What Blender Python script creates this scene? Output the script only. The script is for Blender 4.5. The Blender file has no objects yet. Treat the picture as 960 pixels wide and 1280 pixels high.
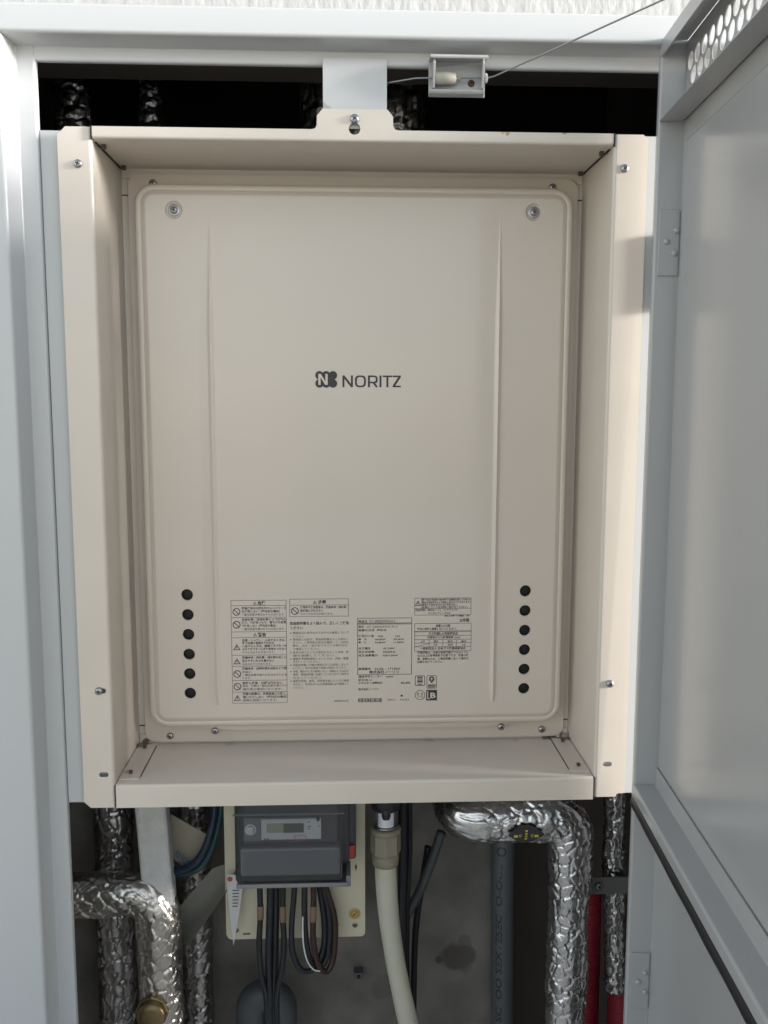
import bpy, bmesh, math, random
from mathutils import Vector, Matrix, noise, geometry

# ---------------------------------------------------------------- camera, world, light, exposure
S = bpy.context.scene
COL = S.collection
R = math.radians
CAM = Vector((0.0, -0.92, 1.40))
PITCH, YAW, ROLL, FPX = R(-7.2), R(2.6), R(0.1), 1150.0
cam_d = bpy.data.cameras.new('camera')
cam = bpy.data.objects.new('camera', cam_d)
COL.objects.link(cam)
cam.location = CAM
cam.rotation_mode = 'XYZ'
FW = Vector((math.sin(YAW)*math.cos(PITCH), math.cos(YAW)*math.cos(PITCH), math.sin(PITCH)))
RT = FW.cross(Vector((0, 0, 1))).normalized()
UP = RT.cross(FW)
RT, UP = RT*math.cos(ROLL)+UP*math.sin(ROLL), UP*math.cos(ROLL)-RT*math.sin(ROLL)
cam.matrix_world = Matrix((( RT.x, UP.x, -FW.x, CAM.x), (RT.y, UP.y, -FW.y, CAM.y), (RT.z, UP.z, -FW.z, CAM.z), (0, 0, 0, 1)))
cam_d.sensor_fit = 'VERTICAL'
cam_d.sensor_height = 36.0
cam_d.lens = 36.0*FPX/1280.0
cam_d.clip_start = 0.01
cam_d.clip_end = 500
S.camera = cam

SUN_EL, SUN_AZ = R(9), R(102)          # azimuth clockwise from +Y
w = bpy.data.worlds.new('World'); S.world = w; w.use_nodes = True
nt = w.node_tree; nt.nodes.clear()
sky = nt.nodes.new('ShaderNodeTexSky'); sky.sky_type = 'NISHITA'; sky.sun_disc = False
sky.sun_elevation = SUN_EL; sky.sun_rotation = SUN_AZ
sky.air_density = 1.0; sky.dust_density = 0.3; sky.ozone_density = 1.5
bg = nt.nodes.new('ShaderNodeBackground'); bg.inputs[1].default_value = 0.15
wo = nt.nodes.new('ShaderNodeOutputWorld')
hs = nt.nodes.new('ShaderNodeHueSaturation'); hs.inputs['Saturation'].default_value = 0.38      # hazy, whitish sky
nt.links.new(sky.outputs[0], hs.inputs['Color']); nt.links.new(hs.outputs[0], bg.inputs[0]); nt.links.new(bg.outputs[0], wo.inputs[0])
sd = bpy.data.lights.new('sun', 'SUN'); sd.energy = 2.8; sd.angle = R(10); sd.color = (1.0, 0.98, 0.955)
sun = bpy.data.objects.new('sun', sd); COL.objects.link(sun)
sv = Vector((math.sin(SUN_AZ)*math.cos(SUN_EL), math.cos(SUN_AZ)*math.cos(SUN_EL), math.sin(SUN_EL)))
sun.rotation_euler = (-sv).to_track_quat('-Z', 'Y').to_euler()
sun.location = (3, -2, 4)
S.view_settings.view_transform = 'Standard'; S.view_settings.look = 'None'
S.view_settings.gamma = 1.0; S.view_settings.use_curve_mapping = False
S.view_settings.exposure = 1.90
S.render.engine = 'CYCLES'
S.cycles.use_denoising = True
S.cycles.max_bounces = 8
S.cycles.sample_clamp_indirect = 6.0
random.seed(7)

def at(px, py, Y):
    """the point of the plane y = Y that lies behind a pixel of the 960 x 1280 photograph"""
    d = FW + RT*((px-480)/FPX) - UP*((py-640)/FPX)
    return CAM + d*((Y-CAM.y)/d.y)

# ---------------------------------------------------------------- materials
MATS = {}
def mat(name, col, rough=0.5, metal=0.0, var=0.05, vscale=14.0, bump=0.0, bscale=300.0, bdist=0.0005, coat=0.0, rvar=0.06, spec=0.5, stretch=(1, 1, 1)):
    if name in MATS: return MATS[name]
    m = bpy.data.materials.new(name); m.use_nodes = True
    n = m.node_tree; b = n.nodes['Principled BSDF']
    b.inputs['Metallic'].default_value = metal
    b.inputs['Specular IOR Level'].default_value = spec
    if coat: b.inputs['Coat Weight'].default_value = coat; b.inputs['Coat Roughness'].default_value = 0.09
    tc = n.nodes.new('ShaderNodeTexCoord'); mp = n.nodes.new('ShaderNodeMapping')
    mp.inputs['Scale'].default_value = stretch
    n.links.new(tc.outputs['Object'], mp.inputs[0])
    no = n.nodes.new('ShaderNodeTexNoise'); no.inputs['Scale'].default_value = vscale; no.inputs['Detail'].default_value = 4; no.inputs['Roughness'].default_value = 0.5
    n.links.new(mp.outputs[0], no.inputs['Vector'])
    cr = n.nodes.new('ShaderNodeValToRGB')
    c = Vector(col)
    lo, hi = c*(1-var*1.6), c*(1+var)
    cr.color_ramp.elements[0].position = 0.12; cr.color_ramp.elements[0].color = (*lo, 1)
    cr.color_ramp.elements[1].position = 0.88; cr.color_ramp.elements[1].color = (*[min(1, v) for v in hi], 1)
    n.links.new(no.outputs['Fac'], cr.inputs[0]); n.links.new(cr.outputs[0], b.inputs['Base Color'])
    mr = n.nodes.new('ShaderNodeMapRange'); mr.inputs['To Min'].default_value = max(0.02, rough-rvar); mr.inputs['To Max'].default_value = min(1, rough+rvar)
    n.links.new(no.outputs['Fac'], mr.inputs[0]); n.links.new(mr.outputs[0], b.inputs['Roughness'])
    if bump:
        nb = n.nodes.new('ShaderNodeTexNoise'); nb.inputs['Scale'].default_value = bscale; nb.inputs['Detail'].default_value = 4
        bp = n.nodes.new('ShaderNodeBump'); bp.inputs['Strength'].default_value = bump; bp.inputs['Distance'].default_value = bdist
        n.links.new(mp.outputs[0], nb.inputs['Vector']); n.links.new(nb.outputs['Fac'], bp.inputs['Height']); n.links.new(bp.outputs[0], b.inputs['Normal'])
    MATS[name] = m
    return m

def stains(m, spots, col, scale=60.0):
    """irregular stains of their own shape: spots = (centre, radius, amount)"""
    n = m.node_tree; b = n.nodes['Principled BSDF']
    src = b.inputs['Base Color'].links[0].from_socket
    geo = n.nodes.new('ShaderNodeNewGeometry')
    no = n.nodes.new('ShaderNodeTexNoise'); no.inputs['Scale'].default_value = scale; no.inputs['Detail'].default_value = 5
    n.links.new(geo.outputs['Position'], no.inputs['Vector'])
    tot = None
    for c, r, a in spots:
        d = n.nodes.new('ShaderNodeVectorMath'); d.operation = 'DISTANCE'; d.inputs[1].default_value = c
        n.links.new(geo.outputs['Position'], d.inputs[0])
        s = n.nodes.new('ShaderNodeMath'); s.operation = 'MULTIPLY_ADD'; s.inputs[1].default_value = r*1.5; 
        n.links.new(no.outputs['Fac'], s.inputs[0]); n.links.new(d.outputs['Value'], s.inputs[2])
        mr = n.nodes.new('ShaderNodeMapRange'); mr.interpolation_type = 'SMOOTHSTEP'
        mr.inputs['From Min'].default_value = r*1.45; mr.inputs['From Max'].default_value = r*1.85
        mr.inputs['To Min'].default_value = a; mr.inputs['To Max'].default_value = 0
        n.links.new(s.outputs[0], mr.inputs[0])
        if tot is None: tot = mr.outputs[0]
        else:
            mx = n.nodes.new('ShaderNodeMath'); mx.operation = 'MAXIMUM'; n.links.new(tot, mx.inputs[0]); n.links.new(mr.outputs[0], mx.inputs[1]); tot = mx.outputs[0]
    mix = n.nodes.new('ShaderNodeMix'); mix.data_type = 'RGBA'
    n.links.new(tot, mix.inputs[0]); n.links.new(src, mix.inputs[6]); mix.inputs[7].default_value = (*col, 1)
    n.links.new(mix.outputs[2], b.inputs['Base Color'])

def foil_mat(name, tint=(0.62, 0.62, 0.625), rough=0.28):
    m = mat(name, tint, rough, 1.0, var=0.12, vscale=30, rvar=0.08)
    n = m.node_tree; b = n.nodes['Principled BSDF']
    tc = n.nodes.new('ShaderNodeTexCoord')
    vo = n.nodes.new('ShaderNodeTexVoronoi'); vo.feature = 'F1'; vo.inputs['Scale'].default_value = 150
    no = n.nodes.new('ShaderNodeTexNoise'); no.inputs['Scale'].default_value = 150; no.inputs['Detail'].default_value = 3
    ad = n.nodes.new('ShaderNodeMath'); ad.operation = 'ADD'
    bp = n.nodes.new('ShaderNodeBump'); bp.inputs['Strength'].default_value = 0.18; bp.inputs['Distance'].default_value = 0.002
    n.links.new(tc.outputs['Object'], vo.inputs['Vector']); n.links.new(tc.outputs['Object'], no.inputs['Vector'])
    n.links.new(vo.outputs['Distance'], ad.inputs[0]); n.links.new(no.outputs['Fac'], ad.inputs[1])
    n.links.new(ad.outputs[0], bp.inputs['Height']); n.links.new(bp.outputs[0], b.inputs['Normal'])
    return m

BEIGE = mat('beige_enamel', (0.582, 0.512, 0.438), 0.42, var=0.02, vscale=7, bump=0.05, bscale=900, bdist=0.0001, rvar=0.02, coat=0.55)
BEIGE_F = mat('beige_frame_enamel', (0.592, 0.525, 0.45), 0.42, var=0.03, vscale=16, bump=0.05, bscale=800, bdist=0.0001, rvar=0.02, coat=0.3)
stains(BEIGE_F, [((-0.2265, 0.104, 1.004), 0.0075, 0.95), ((-0.231, 0.096, 1.005), 0.006, 0.8), ((-0.229, 0.022, 1.005), 0.004, 0.55), ((0.243, 0.105, 1.004), 0.008, 0.9), ((0.256, 0.100, 1.005), 0.009, 0.85), ((0.235, 0.104, 1.003), 0.005, 0.8),
                 ((0.20, 0.098, 1.003), 0.005, 0.25), ((-0.13, 0.1, 1.003), 0.006, 0.2), ((0.10, 0.102, 1.003), 0.007, 0.2)], (0.10, 0.075, 0.055), 170)
stains(BEIGE_F, [((0.156, -0.004, 1.651), 0.006, 0.9), ((0.215, -0.004, 1.652), 0.006, 0.8)], (0.30, 0.09, 0.03), 200)
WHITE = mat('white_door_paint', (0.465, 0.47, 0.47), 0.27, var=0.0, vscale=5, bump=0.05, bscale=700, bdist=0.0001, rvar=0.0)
WHITE_SHADE = mat('shaded_white_door_paint', (0.345, 0.347, 0.345), 0.19, var=0.0, vscale=4, bump=0.08, bscale=420, bdist=0.0002, rvar=0.02)  # same white paint, darker tone stands in for weaker light on the door
STUCCO = mat('white_stucco', (0.42, 0.415, 0.405), 0.85, var=0.05, vscale=40, bump=0.5, bscale=70, bdist=0.003, stretch=(1.6, 1, 0.7))
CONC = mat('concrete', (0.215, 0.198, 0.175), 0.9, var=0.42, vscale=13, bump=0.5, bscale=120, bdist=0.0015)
CONC_SHADE = mat('shaded_shaft_concrete', (0.035, 0.032, 0.03), 0.9, var=0.15, vscale=8)  # concrete darkened in colour to stand in for the unlit upper shaft
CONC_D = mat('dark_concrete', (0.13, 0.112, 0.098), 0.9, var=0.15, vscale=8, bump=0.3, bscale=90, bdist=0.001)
PARAPET_BOUNCE = mat('pale_bounce_parapet', (0.70, 0.69, 0.67), 0.8, var=0.06, vscale=5)
FLOOR_BOUNCE = mat('pale_bounce_floor', (0.60, 0.58, 0.55), 0.8, var=0.1, vscale=3)
INK = mat('black_ink', (0.035, 0.030, 0.034), 0.55, var=0.0)
INK_G = mat('grey_ink', (0.055, 0.05, 0.05), 0.55, var=0.0)
INK_L = mat('rule_ink', (0.10, 0.092, 0.088), 0.55, var=0.0)
HOLE = mat('hole_black', (0.012, 0.012, 0.014), 0.7, var=0.0)
STEEL = mat('screw_steel', (0.36, 0.36, 0.37), 0.36, 1.0, var=0.1, vscale=200)
STEEL_D = mat('dull_steel', (0.30, 0.30, 0.30), 0.45, 1.0, var=0.15, vscale=60)
CLAMP = mat('galvanised_strap', (0.20, 0.20, 0.185), 0.55, 0.3, var=0.12, vscale=40)
RUBBER = mat('black_rubber', (0.013, 0.013, 0.015), 0.45, var=0.1, bump=0.2, bscale=150)
FOIL = foil_mat('foil')
FOIL_D = foil_mat('dull_foil', (0.40, 0.39, 0.38), 0.34)
FOIL_B = foil_mat('brownish_foil', (0.54, 0.51, 0.47), 0.34)
FOAM = mat('white_foam', (0.60, 0.59, 0.565), 0.9, var=0.12, vscale=70, bump=0.6, bscale=350, bdist=0.0015, spec=0.2)
BOARD = mat('cream_plastic', (0.60, 0.545, 0.405), 0.45, var=0.03, vscale=20)
METER = mat('meter_grey', (0.16, 0.165, 0.175), 0.4, var=0.04)
METER_D = mat('meter_dark', (0.055, 0.057, 0.065), 0.35, var=0.05)
FACEP = mat('meter_face', (0.60, 0.61, 0.62), 0.5, var=0.02)
LCD = mat('lcd_glass', (0.36, 0.355, 0.27), 0.25, var=0.06, vscale=60)
CABLE = mat('black_cable', (0.014, 0.014, 0.017), 0.4, var=0.1)
CABLE_B = mat('navy_cable', (0.014, 0.017, 0.022), 0.4, var=0.1)
CABLE_R = mat('maroon_cable', (0.035, 0.012, 0.012), 0.45, var=0.1)
COPPER = mat('tan_sleeve', (0.20, 0.125, 0.085), 0.5, var=0.1, vscale=90)
WIREW = mat('white_wire', (0.66, 0.66, 0.65), 0.45)
HOSE_B = mat('blue_hose', (0.010, 0.022, 0.045), 0.3, var=0.1)
HOSE_T = mat('teal_hose', (0.012, 0.042, 0.05), 0.3, var=0.1)
KRAFT = mat('kraft_paper', (0.30, 0.265, 0.205), 0.85, var=0.08, vscale=50)
FILM = mat('grey_film', (0.16, 0.155, 0.13), 0.35, var=0.12, vscale=25, bump=0.3, bscale=50, bdist=0.004)
PAPER = mat('white_paper', (0.55, 0.55, 0.53), 0.8, var=0.04)
BLUEINK = mat('blue_ink', (0.03, 0.12, 0.20), 0.6, var=0.0)
CONDUIT = mat('ivory_conduit', (0.50, 0.48, 0.385), 0.45, var=0.05, vscale=30)
NUT = mat('taupe_plastic', (0.25, 0.225, 0.165), 0.5, var=0.05)
PVC = mat('blue_grey_pvc', (0.095, 0.105, 0.108), 0.45, var=0.08, vscale=25)
PVC_D = mat('dark_grey_pvc', (0.075, 0.082, 0.085), 0.5, var=0.1, vscale=25)
REDP = mat('red_conduit', (0.33, 0.02, 0.035), 0.5, var=0.1, vscale=40)
REDC = mat('red_clip', (0.42, 0.06, 0.04), 0.45)
YEL = mat('yellow_ink', (0.55, 0.50, 0.06), 0.6, var=0.0)
GOLD = mat('gold_seal', (0.55, 0.40, 0.13), 0.4, 0.6, var=0.06)
PINK = mat('red_mark', (0.42, 0.035, 0.09), 0.6)
BRKT = mat('bracket_plastic', (0.43, 0.435, 0.43), 0.4, var=0.05, vscale=60)
BRKT_I = mat('bracket_roller_plastic', (0.36, 0.345, 0.28), 0.5, var=0.08, vscale=90)
TABM = mat('tarnished_tab_and_seam_shadow', (0.07, 0.055, 0.045), 0.6, var=0.2, vscale=300)
RUST = mat('rusty_screw', (0.13, 0.06, 0.04), 0.6, 0.4, var=0.3, vscale=300)
PRIMER = mat('chipped_primer', (0.33, 0.34, 0.345), 0.6)
BRASS = mat('tarnished_brass', (0.20, 0.15, 0.075), 0.42, 0.8, var=0.2, vscale=60)
BARE = mat('bare_bright_metal', (0.75, 0.77, 0.80), 0.3, 0.35, var=0.03)

stains(CONC, [((0.162, 0.30, 0.603), 0.026, 0.62), ((0.172, 0.30, 0.628), 0.012, 0.35), ((0.06, 0.30, 0.56), 0.02, 0.25), ((-0.08, 0.30, 0.62), 0.03, 0.25), ((0.135, 0.3, 0.6), 0.006, 0.7)], (0.045, 0.038, 0.033), 28)

def clear_cover_mat():
    m = bpy.data.materials.new('smoky_clear_plastic'); m.use_nodes = True; n = m.node_tree; n.nodes.clear()
    o = n.nodes.new('ShaderNodeOutputMaterial'); mx = n.nodes.new('ShaderNodeMixShader'); t = n.nodes.new('ShaderNodeBsdfTransparent'); g = n.nodes.new('ShaderNodeBsdfGlossy')
    t.inputs[0].default_value = (0.80, 0.81, 0.83, 1); g.inputs['Roughness'].default_value = 0.09
    no = n.nodes.new('ShaderNodeTexNoise'); no.inputs['Scale'].default_value = 25; mr = n.nodes.new('ShaderNodeMapRange'); mr.inputs['To Min'].default_value = 0.05; mr.inputs['To Max'].default_value = 0.16
    n.links.new(no.outputs['Fac'], mr.inputs[0]); n.links.new(mr.outputs[0], g.inputs['Roughness'])
    f = n.nodes.new('ShaderNodeFresnel'); f.inputs[0].default_value = 1.5
    n.links.new(f.outputs[0], mx.inputs[0]); n.links.new(t.outputs[0], mx.inputs[1]); n.links.new(g.outputs[0], mx.inputs[2]); 
    df_ = n.nodes.new('ShaderNodeBsdfDiffuse'); df_.inputs[0].default_value = (0.45, 0.46, 0.48, 1); m2 = n.nodes.new('ShaderNodeMixShader'); m2.inputs[0].default_value = 0.05
    n.links.new(mx.outputs[0], m2.inputs[1]); n.links.new(df_.outputs[0], m2.inputs[2]); n.links.new(m2.outputs[0], o.inputs[0])
    return m
CLEAR = clear_cover_mat()

# ---------------------------------------------------------------- helpers
def link(name, me, m, parent=None, smooth=False):
    o = bpy.data.objects.new(name, me); COL.objects.link(o)
    for k in (m if isinstance(m, (list, tuple)) else [m]): me.materials.append(k)
    if parent: o.parent = parent
    if smooth:
        for p in me.polygons: p.use_smooth = True
    return o
def tag(o, label, cat, group=None):
    o['label'] = label; o['category'] = cat
    if group: o['group'] = group
    return o
def thing(name, label, cat, loc=(0, 0, 0), group=None):
    o = bpy.data.objects.new(name, None); COL.objects.link(o); o.location = loc; o.empty_display_size = 0.05
    return tag(o, label, cat, group)
def struct(o): o['kind'] = 'structure'; return o

class MB:
    def __init__(s): s.v = []; s.f = []; s.mi = []; s.sm = []
    def add(s, vs, fs, mi=0, sm=False):
        b = len(s.v); s.v += [tuple(v) for v in vs]; s.f += [tuple(b+i for i in f) for f in fs]; s.mi += [mi]*len(fs); s.sm += [sm]*len(fs)
        return s
    def box(s, x0, x1, y0, y1, z0, z1, bev=0.0, mi=0, seg=2):
        bm = bmesh.new(); bmesh.ops.create_cube(bm, size=1)
        for v in bm.verts: v.co = Vector((x0+(v.co.x+.5)*(x1-x0), y0+(v.co.y+.5)*(y1-y0), z0+(v.co.z+.5)*(z1-z0)))
        if bev: bmesh.ops.bevel(bm, geom=bm.edges[:]+bm.verts[:], offset=bev, segments=seg, profile=0.5, affect='EDGES')
        bm.verts.index_update(); s.add([v.co.copy() for v in bm.verts], [[v.index for v in f.verts] for f in bm.faces], mi); bm.free(); return s
    def lathe(s, prof, c=(0, 0, 0), axis='z', n=24, mi=0, sm=True, hexa=False):
        """prof: (radius, along)"""
        vs = []; fs = []
        for r, a in prof:
            for k in range(n):
                t = 2*math.pi*k/n
                p = (r*math.cos(t), r*math.sin(t), a)
                if axis == 'y': p = (p[0], -p[2], p[1])
                if axis == 'x': p = (p[2], p[0], p[1])
                vs.append((c[0]+p[0], c[1]+p[1], c[2]+p[2]))
        for i in range(len(prof)-1):
            for k in range(n): fs.append((i*n+k, i*n+(k+1) % n, (i+1)*n+(k+1) % n, (i+1)*n+k))
        fs.append(tuple(range(n))[::-1]); fs.append(tuple((len(prof)-1)*n+k for k in range(n)))
        return s.add(vs, fs, mi, sm)
    def tube(s, path, rad, n=16, mi=0, cap=True, disp=None):
        """path: list of Vectors; rad: number or function(t 0..1)"""
        vs = []; fs = []; L = len(path); T = []
        for i in range(L):
            a = path[max(0, i-1)]; b = path[min(L-1, i+1)]; T.append((b-a).normalized())
        u = T[0].orthogonal().normalized()
        for i in range(L):
            u = (u - T[i]*u.dot(T[i])).normalized(); v = T[i].cross(u)
            r = rad(i/(L-1)) if callable(rad) else rad
            for k in range(n):
                t = 2*math.pi*k/n; d = u*math.cos(t)+v*math.sin(t); p = path[i]+d*r
                if disp: p = p + d*disp(p, t, i)
                vs.append(p)
        for i in range(L-1):
            for k in range(n): fs.append((i*n+k, i*n+(k+1) % n, (i+1)*n+(k+1) % n, (i+1)*n+k))
        if cap: fs.append(tuple(range(n))[::-1]); fs.append(tuple((L-1)*n+k for k in range(n)))
        return s.add(vs, fs, mi, True)
    def build(s, name, m, parent=None):
        me = bpy.data.meshes.new(name); me.from_pydata(s.v, [], s.f)
        for p, i, q in zip(me.polygons, s.mi, s.sm): p.material_index = i; p.use_smooth = q
        me.update()
        bm = bmesh.new(); bm.from_mesh(me); bmesh.ops.recalc_face_normals(bm, faces=bm.faces[:]); bm.to_mesh(me); bm.free()
        return link(name, me, m, parent)

def spline(pts, n=12):
    """Catmull-Rom through the points"""
    P = [Vector(p) for p in pts]; P = [P[0]*2-P[1]]+P+[P[-1]*2-P[-2]]; out = []
    for i in range(1, len(P)-2):
        for k in range(n):
            t = k/n; a, b, c, d = P[i-1], P[i], P[i+1], P[i+2]
            out.append(0.5*((2*b)+(c-a)*t+(2*a-5*b+4*c-d)*t*t+(3*b-a-3*c+d)*t**3))
    out.append(P[-2]); return out
def fillet(pts, rad, n=8):
    """polyline with rounded corners (2-D or 3-D)"""
    P = [Vector(p) for p in pts]; out = [P[0]]
    for i in range(1, len(P)-1):
        r = rad[i-1] if isinstance(rad, (list, tuple)) else rad
        a = (P[i-1]-P[i]); b = (P[i+1]-P[i]); la, lb = a.length, b.length; a.normalize(); b.normalize()
        ang = a.angle(b); d = min(r/math.tan(ang/2), la*.49, lb*.49); rr = d*math.tan(ang/2)
        bis = (a+b).normalized(); c = P[i]+bis*(rr/math.sin(ang/2)); s0 = P[i]+a*d-c; s1 = P[i]+b*d-c
        tot = s0.angle(s1)
        for k in range(n+1):
            t = k/n; out.append(c+(s0*math.sin((1-t)*tot)+s1*math.sin(t*tot))/math.sin(tot))
    out.append(P[-1]); return out
def dense(path, step):
    out = [path[0]]
    for a, b in zip(path, path[1:]):
        n = max(1, int((b-a).length/step))
        for k in range(1, n+1): out.append(a.lerp(b, k/n))
    return out
def sheet(name, prof, th, axis, a0, a1, m, parent, rad=0.002):
    """folded sheet metal: 2-D profile with rounded folds, thickness th, run along an axis ('z': profile is x,y; 'x': profile is y,z)"""
    P = fillet([Vector((p[0], p[1])) for p in prof], rad, 6); L = len(P); A = []; B = []
    for i in range(L):
        t = (P[min(L-1, i+1)]-P[max(0, i-1)]).normalized(); nr = Vector((-t.y, t.x))
        A.append(P[i]+nr*th/2); B.append(P[i]-nr*th/2)
    ring = A+B[::-1]; N = len(ring); vs = []
    for e in (a0, a1):
        for q in ring: vs.append((q.x, q.y, e) if axis == 'z' else (e, q.x, q.y))
    me = bpy.data.meshes.new(name); fs = []; sm = []
    for k in range(N): fs.append((k, (k+1) % N, N+(k+1) % N, N+k)); sm.append(k not in (L-1, N-1))
    for i in range(L-1):
        j = N-1-i
        fs.append((i, i+1, j-1, j)); sm.append(False); fs.append((N+i, N+j, N+j-1, N+i+1)); sm.append(False)
    me.from_pydata(vs, [], fs)
    for p, q in zip(me.polygons, sm): p.use_smooth = q
    bm = bmesh.new(); bm.from_mesh(me); bmesh.ops.recalc_face_normals(bm, faces=bm.faces[:])
    for e in bm.edges:
        if len(e.link_faces) == 2 and e.link_faces[0].normal.angle(e.link_faces[1].normal, 0) > R(40): e.smooth = False
    bm.to_mesh(me); bm.free()
    return link(name, me, m, parent)
def cut(o, cutters):
    for c in cutters:
        md = o.modifiers.new('cut', 'BOOLEAN'); md.object = c; md.operation = 'DIFFERENCE'; md.solver = 'EXACT'
    dg = bpy.context.evaluated_depsgraph_get(); dg.update()
    me = bpy.data.meshes.new_from_object(o.evaluated_get(dg)); o.modifiers.clear(); o.data = me
    for c in cutters: bpy.data.objects.remove(c)
def inside(p, poly):
    c = False; j = len(poly)-1
    for i in range(len(poly)):
        a, b = poly[i], poly[j]
        if (a[1] > p[1]) != (b[1] > p[1]) and p[0] < (b[0]-a[0])*(p[1]-a[1])/(b[1]-a[1])+a[0]: c = not c
        j = i
    return c
def triangulate(outer, holes, extra=()):
    V = []; E = []
    for loop in [outer]+list(holes):
        b = len(V); n = len(loop); V += [Vector((p[0], p[1])) for p in loop]; E += [(b+i, b+(i+1) % n) for i in range(n)]
    V += [Vector((p[0], p[1])) for p in extra]
    vs, es, fs, *_ = geometry.delaunay_2d_cdt(V, E, [], 0, 1e-7)
    keep = []
    for f in fs:
        c = (vs[f[0]]+vs[f[1]]+vs[f[2]])/3
        if inside(c, outer) and not any(inside(c, h) for h in holes): keep.append(tuple(f))
    return vs, keep
def plate(name, outer, holes, y0, y1, m, parent=None, xf=None):
    """flat plate in the x-z plane from y0 (front) to y1, with real holes"""
    vs, fs = triangulate(outer, holes); n = len(vs)
    V = [(p.x, y0, p.y) for p in vs]+[(p.x, y1, p.y) for p in vs]
    F = [f for f in fs]+[tuple(n+i for i in f[::-1]) for f in fs]
    cnt = {}
    for f in fs:
        for a, b in zip(f, f[1:]+f[:1]): cnt[(a, b)] = 1
    for (a, b) in list(cnt):
        if (b, a) not in cnt: F.append((b, a, n+a, n+b))
    if xf: V = [xf @ Vector(v) for v in V]
    me = bpy.data.meshes.new(name); me.from_pydata(V, [], F); me.update()
    bm = bmesh.new(); bm.from_mesh(me); bmesh.ops.recalc_face_normals(bm, faces=bm.faces[:]); bm.to_mesh(me); bm.free()
    return link(name, me, m, parent)
def circ(cx, cz, r, n=24, a0=0): return [(cx+r*math.cos(a0+2*math.pi*k/n), cz+r*math.sin(a0+2*math.pi*k/n)) for k in range(n)]
def rrect(x0, x1, z0, z1, r, n=6):
    out = []
    for cx, cz, a in ((x1-r, z0+r, -90), (x1-r, z1-r, 0), (x0+r, z1-r, 90), (x0+r, z0+r, 180)):
        for k in range(n+1): t = R(a+90*k/n); out.append((cx+r*math.cos(t), cz+r*math.sin(t)))
    return out
def slot(cx, cz, wd, h, n=8):
    r = h/2; out = []
    for s, a in ((1, -90), (-1, 90)):
        for k in range(n+1): t = R(a+180*k/n); out.append((cx+s*(wd/2-r)+r*math.cos(t), cz+r*math.sin(t)))
    return out

_screw = {}
def screw(x, y, z, r, parent, m=None, name='screw', rot=0.4, flange=False):
    """pan-head cross-recess screw facing -y, seated at y"""
    key = (round(r, 5), flange, (m or STEEL).name)
    if key not in _screw:
        b = MB()
        if flange: b.lathe([(r*1.55, 0), (r*1.55, r*.10), (r*1.45, r*.16), (r*1.0, r*.2)], axis='y', n=20, mi=0)
        b.lathe([(r, 0), (r, r*.25), (r*.93, r*.45), (r*.72, r*.62), (r*.4, r*.70), (r*.05, r*.72)], axis='y', n=20)
        for w_, h_ in ((r*.95, r*.24), (r*.24, r*.951)):
            b.box(-w_/2, w_/2, -r*.76, -r*.60, -h_/2, h_/2, mi=1)
        o = b.build(name, [m or STEEL, HOLE]); _screw[key] = o.data; bpy.data.objects.remove(o)
    o = bpy.data.objects.new(name, _screw[key]); COL.objects.link(o); o.parent = parent; o.location = (x, y, z); o.rotation_euler = (0, rot, 0)
    return o

# ---------------------------------------------------------------- text
def text_mesh(mb, s, x0, zc, size, y, x1=None, bold=0.0, mi=0, rot=0.0, mirror=False):
    """letters in the x-z plane at depth y; zc is the middle of the line; x1 squeezes the line to a right edge"""
    cu = bpy.data.curves.new('t', 'FONT'); cu.body = s; cu.size = size; cu.resolution_u = 2; cu.offset = bold*size
    o = bpy.data.objects.new('t', cu); COL.objects.link(o)
    dg = bpy.context.evaluated_depsgraph_get(); dg.update()
    me = o.evaluated_get(dg).to_mesh()
    if len(me.vertices):
        xs = [v.co.x for v in me.vertices]; a, b = min(xs), max(xs)
        k = ((x1-x0)/(b-a)) if x1 else 1.0
        vs = []
        for v in me.vertices:
            px, pz = (v.co.x-a)*k, v.co.y-size*.33
            if rot: px, pz = px*math.cos(rot)-pz*math.sin(rot), px*math.sin(rot)+pz*math.cos(rot)
            vs.append((x0+px, y, zc+pz))
        mb.add(vs, [tuple(p.vertices) for p in me.polygons], mi)
    o.evaluated_get(dg).to_mesh_clear(); bpy.data.objects.remove(o); bpy.data.curves.remove(cu)
def quad(mb, x0, x1, z0, z1, y, mi=0): mb.add([(x0, y, z0), (x1, y, z0), (x1, y, z1), (x0, y, z1)], [(0, 1, 2, 3)], mi)
def line2(mb, a, b, wd, y, mi=0):
    a, b = Vector(a), Vector(b); t = (b-a).normalized(); n = Vector((-t.y, t.x))*wd/2
    mb.add([(p.x, y, p.y) for p in (a-n, b-n, b+n, a+n)], [(0, 1, 2, 3)], mi)
def frame_rule(mb, x0, x1, z0, z1, wd, y, mi=0):
    quad(mb, x0, x1, z1-wd, z1, y, mi); quad(mb, x0, x1, z0, z0+wd, y, mi); quad(mb, x0, x0+wd, z0+wd, z1-wd, y, mi); quad(mb, x1-wd, x1, z0+wd, z1-wd, y, mi)
def ring(mb, cx, cz, r0, r1, y, mi=0, n=28):
    vs = [(cx+r*math.cos(2*math.pi*k/n), y, cz+r*math.sin(2*math.pi*k/n)) for r in (r0, r1) for k in range(n)]
    mb.add(vs, [(k, (k+1) % n, n+(k+1) % n, n+k) for k in range(n)], mi)

# ================================================================ SETTING
bounce_floor = struct(MB().box(-8, 8, -9, 0.9, -0.2, 0.0).build('bounce_floor', FLOOR_BOUNCE))  # added out of view, made pale to bounce light upwards
struct(MB().box(-8, 8, -1.62, -1.50, 0.0, 0.90, .01).build('added_light_parapet', PARAPET_BOUNCE))  # added behind the camera, out of view, to block low sky and bounce light
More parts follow.
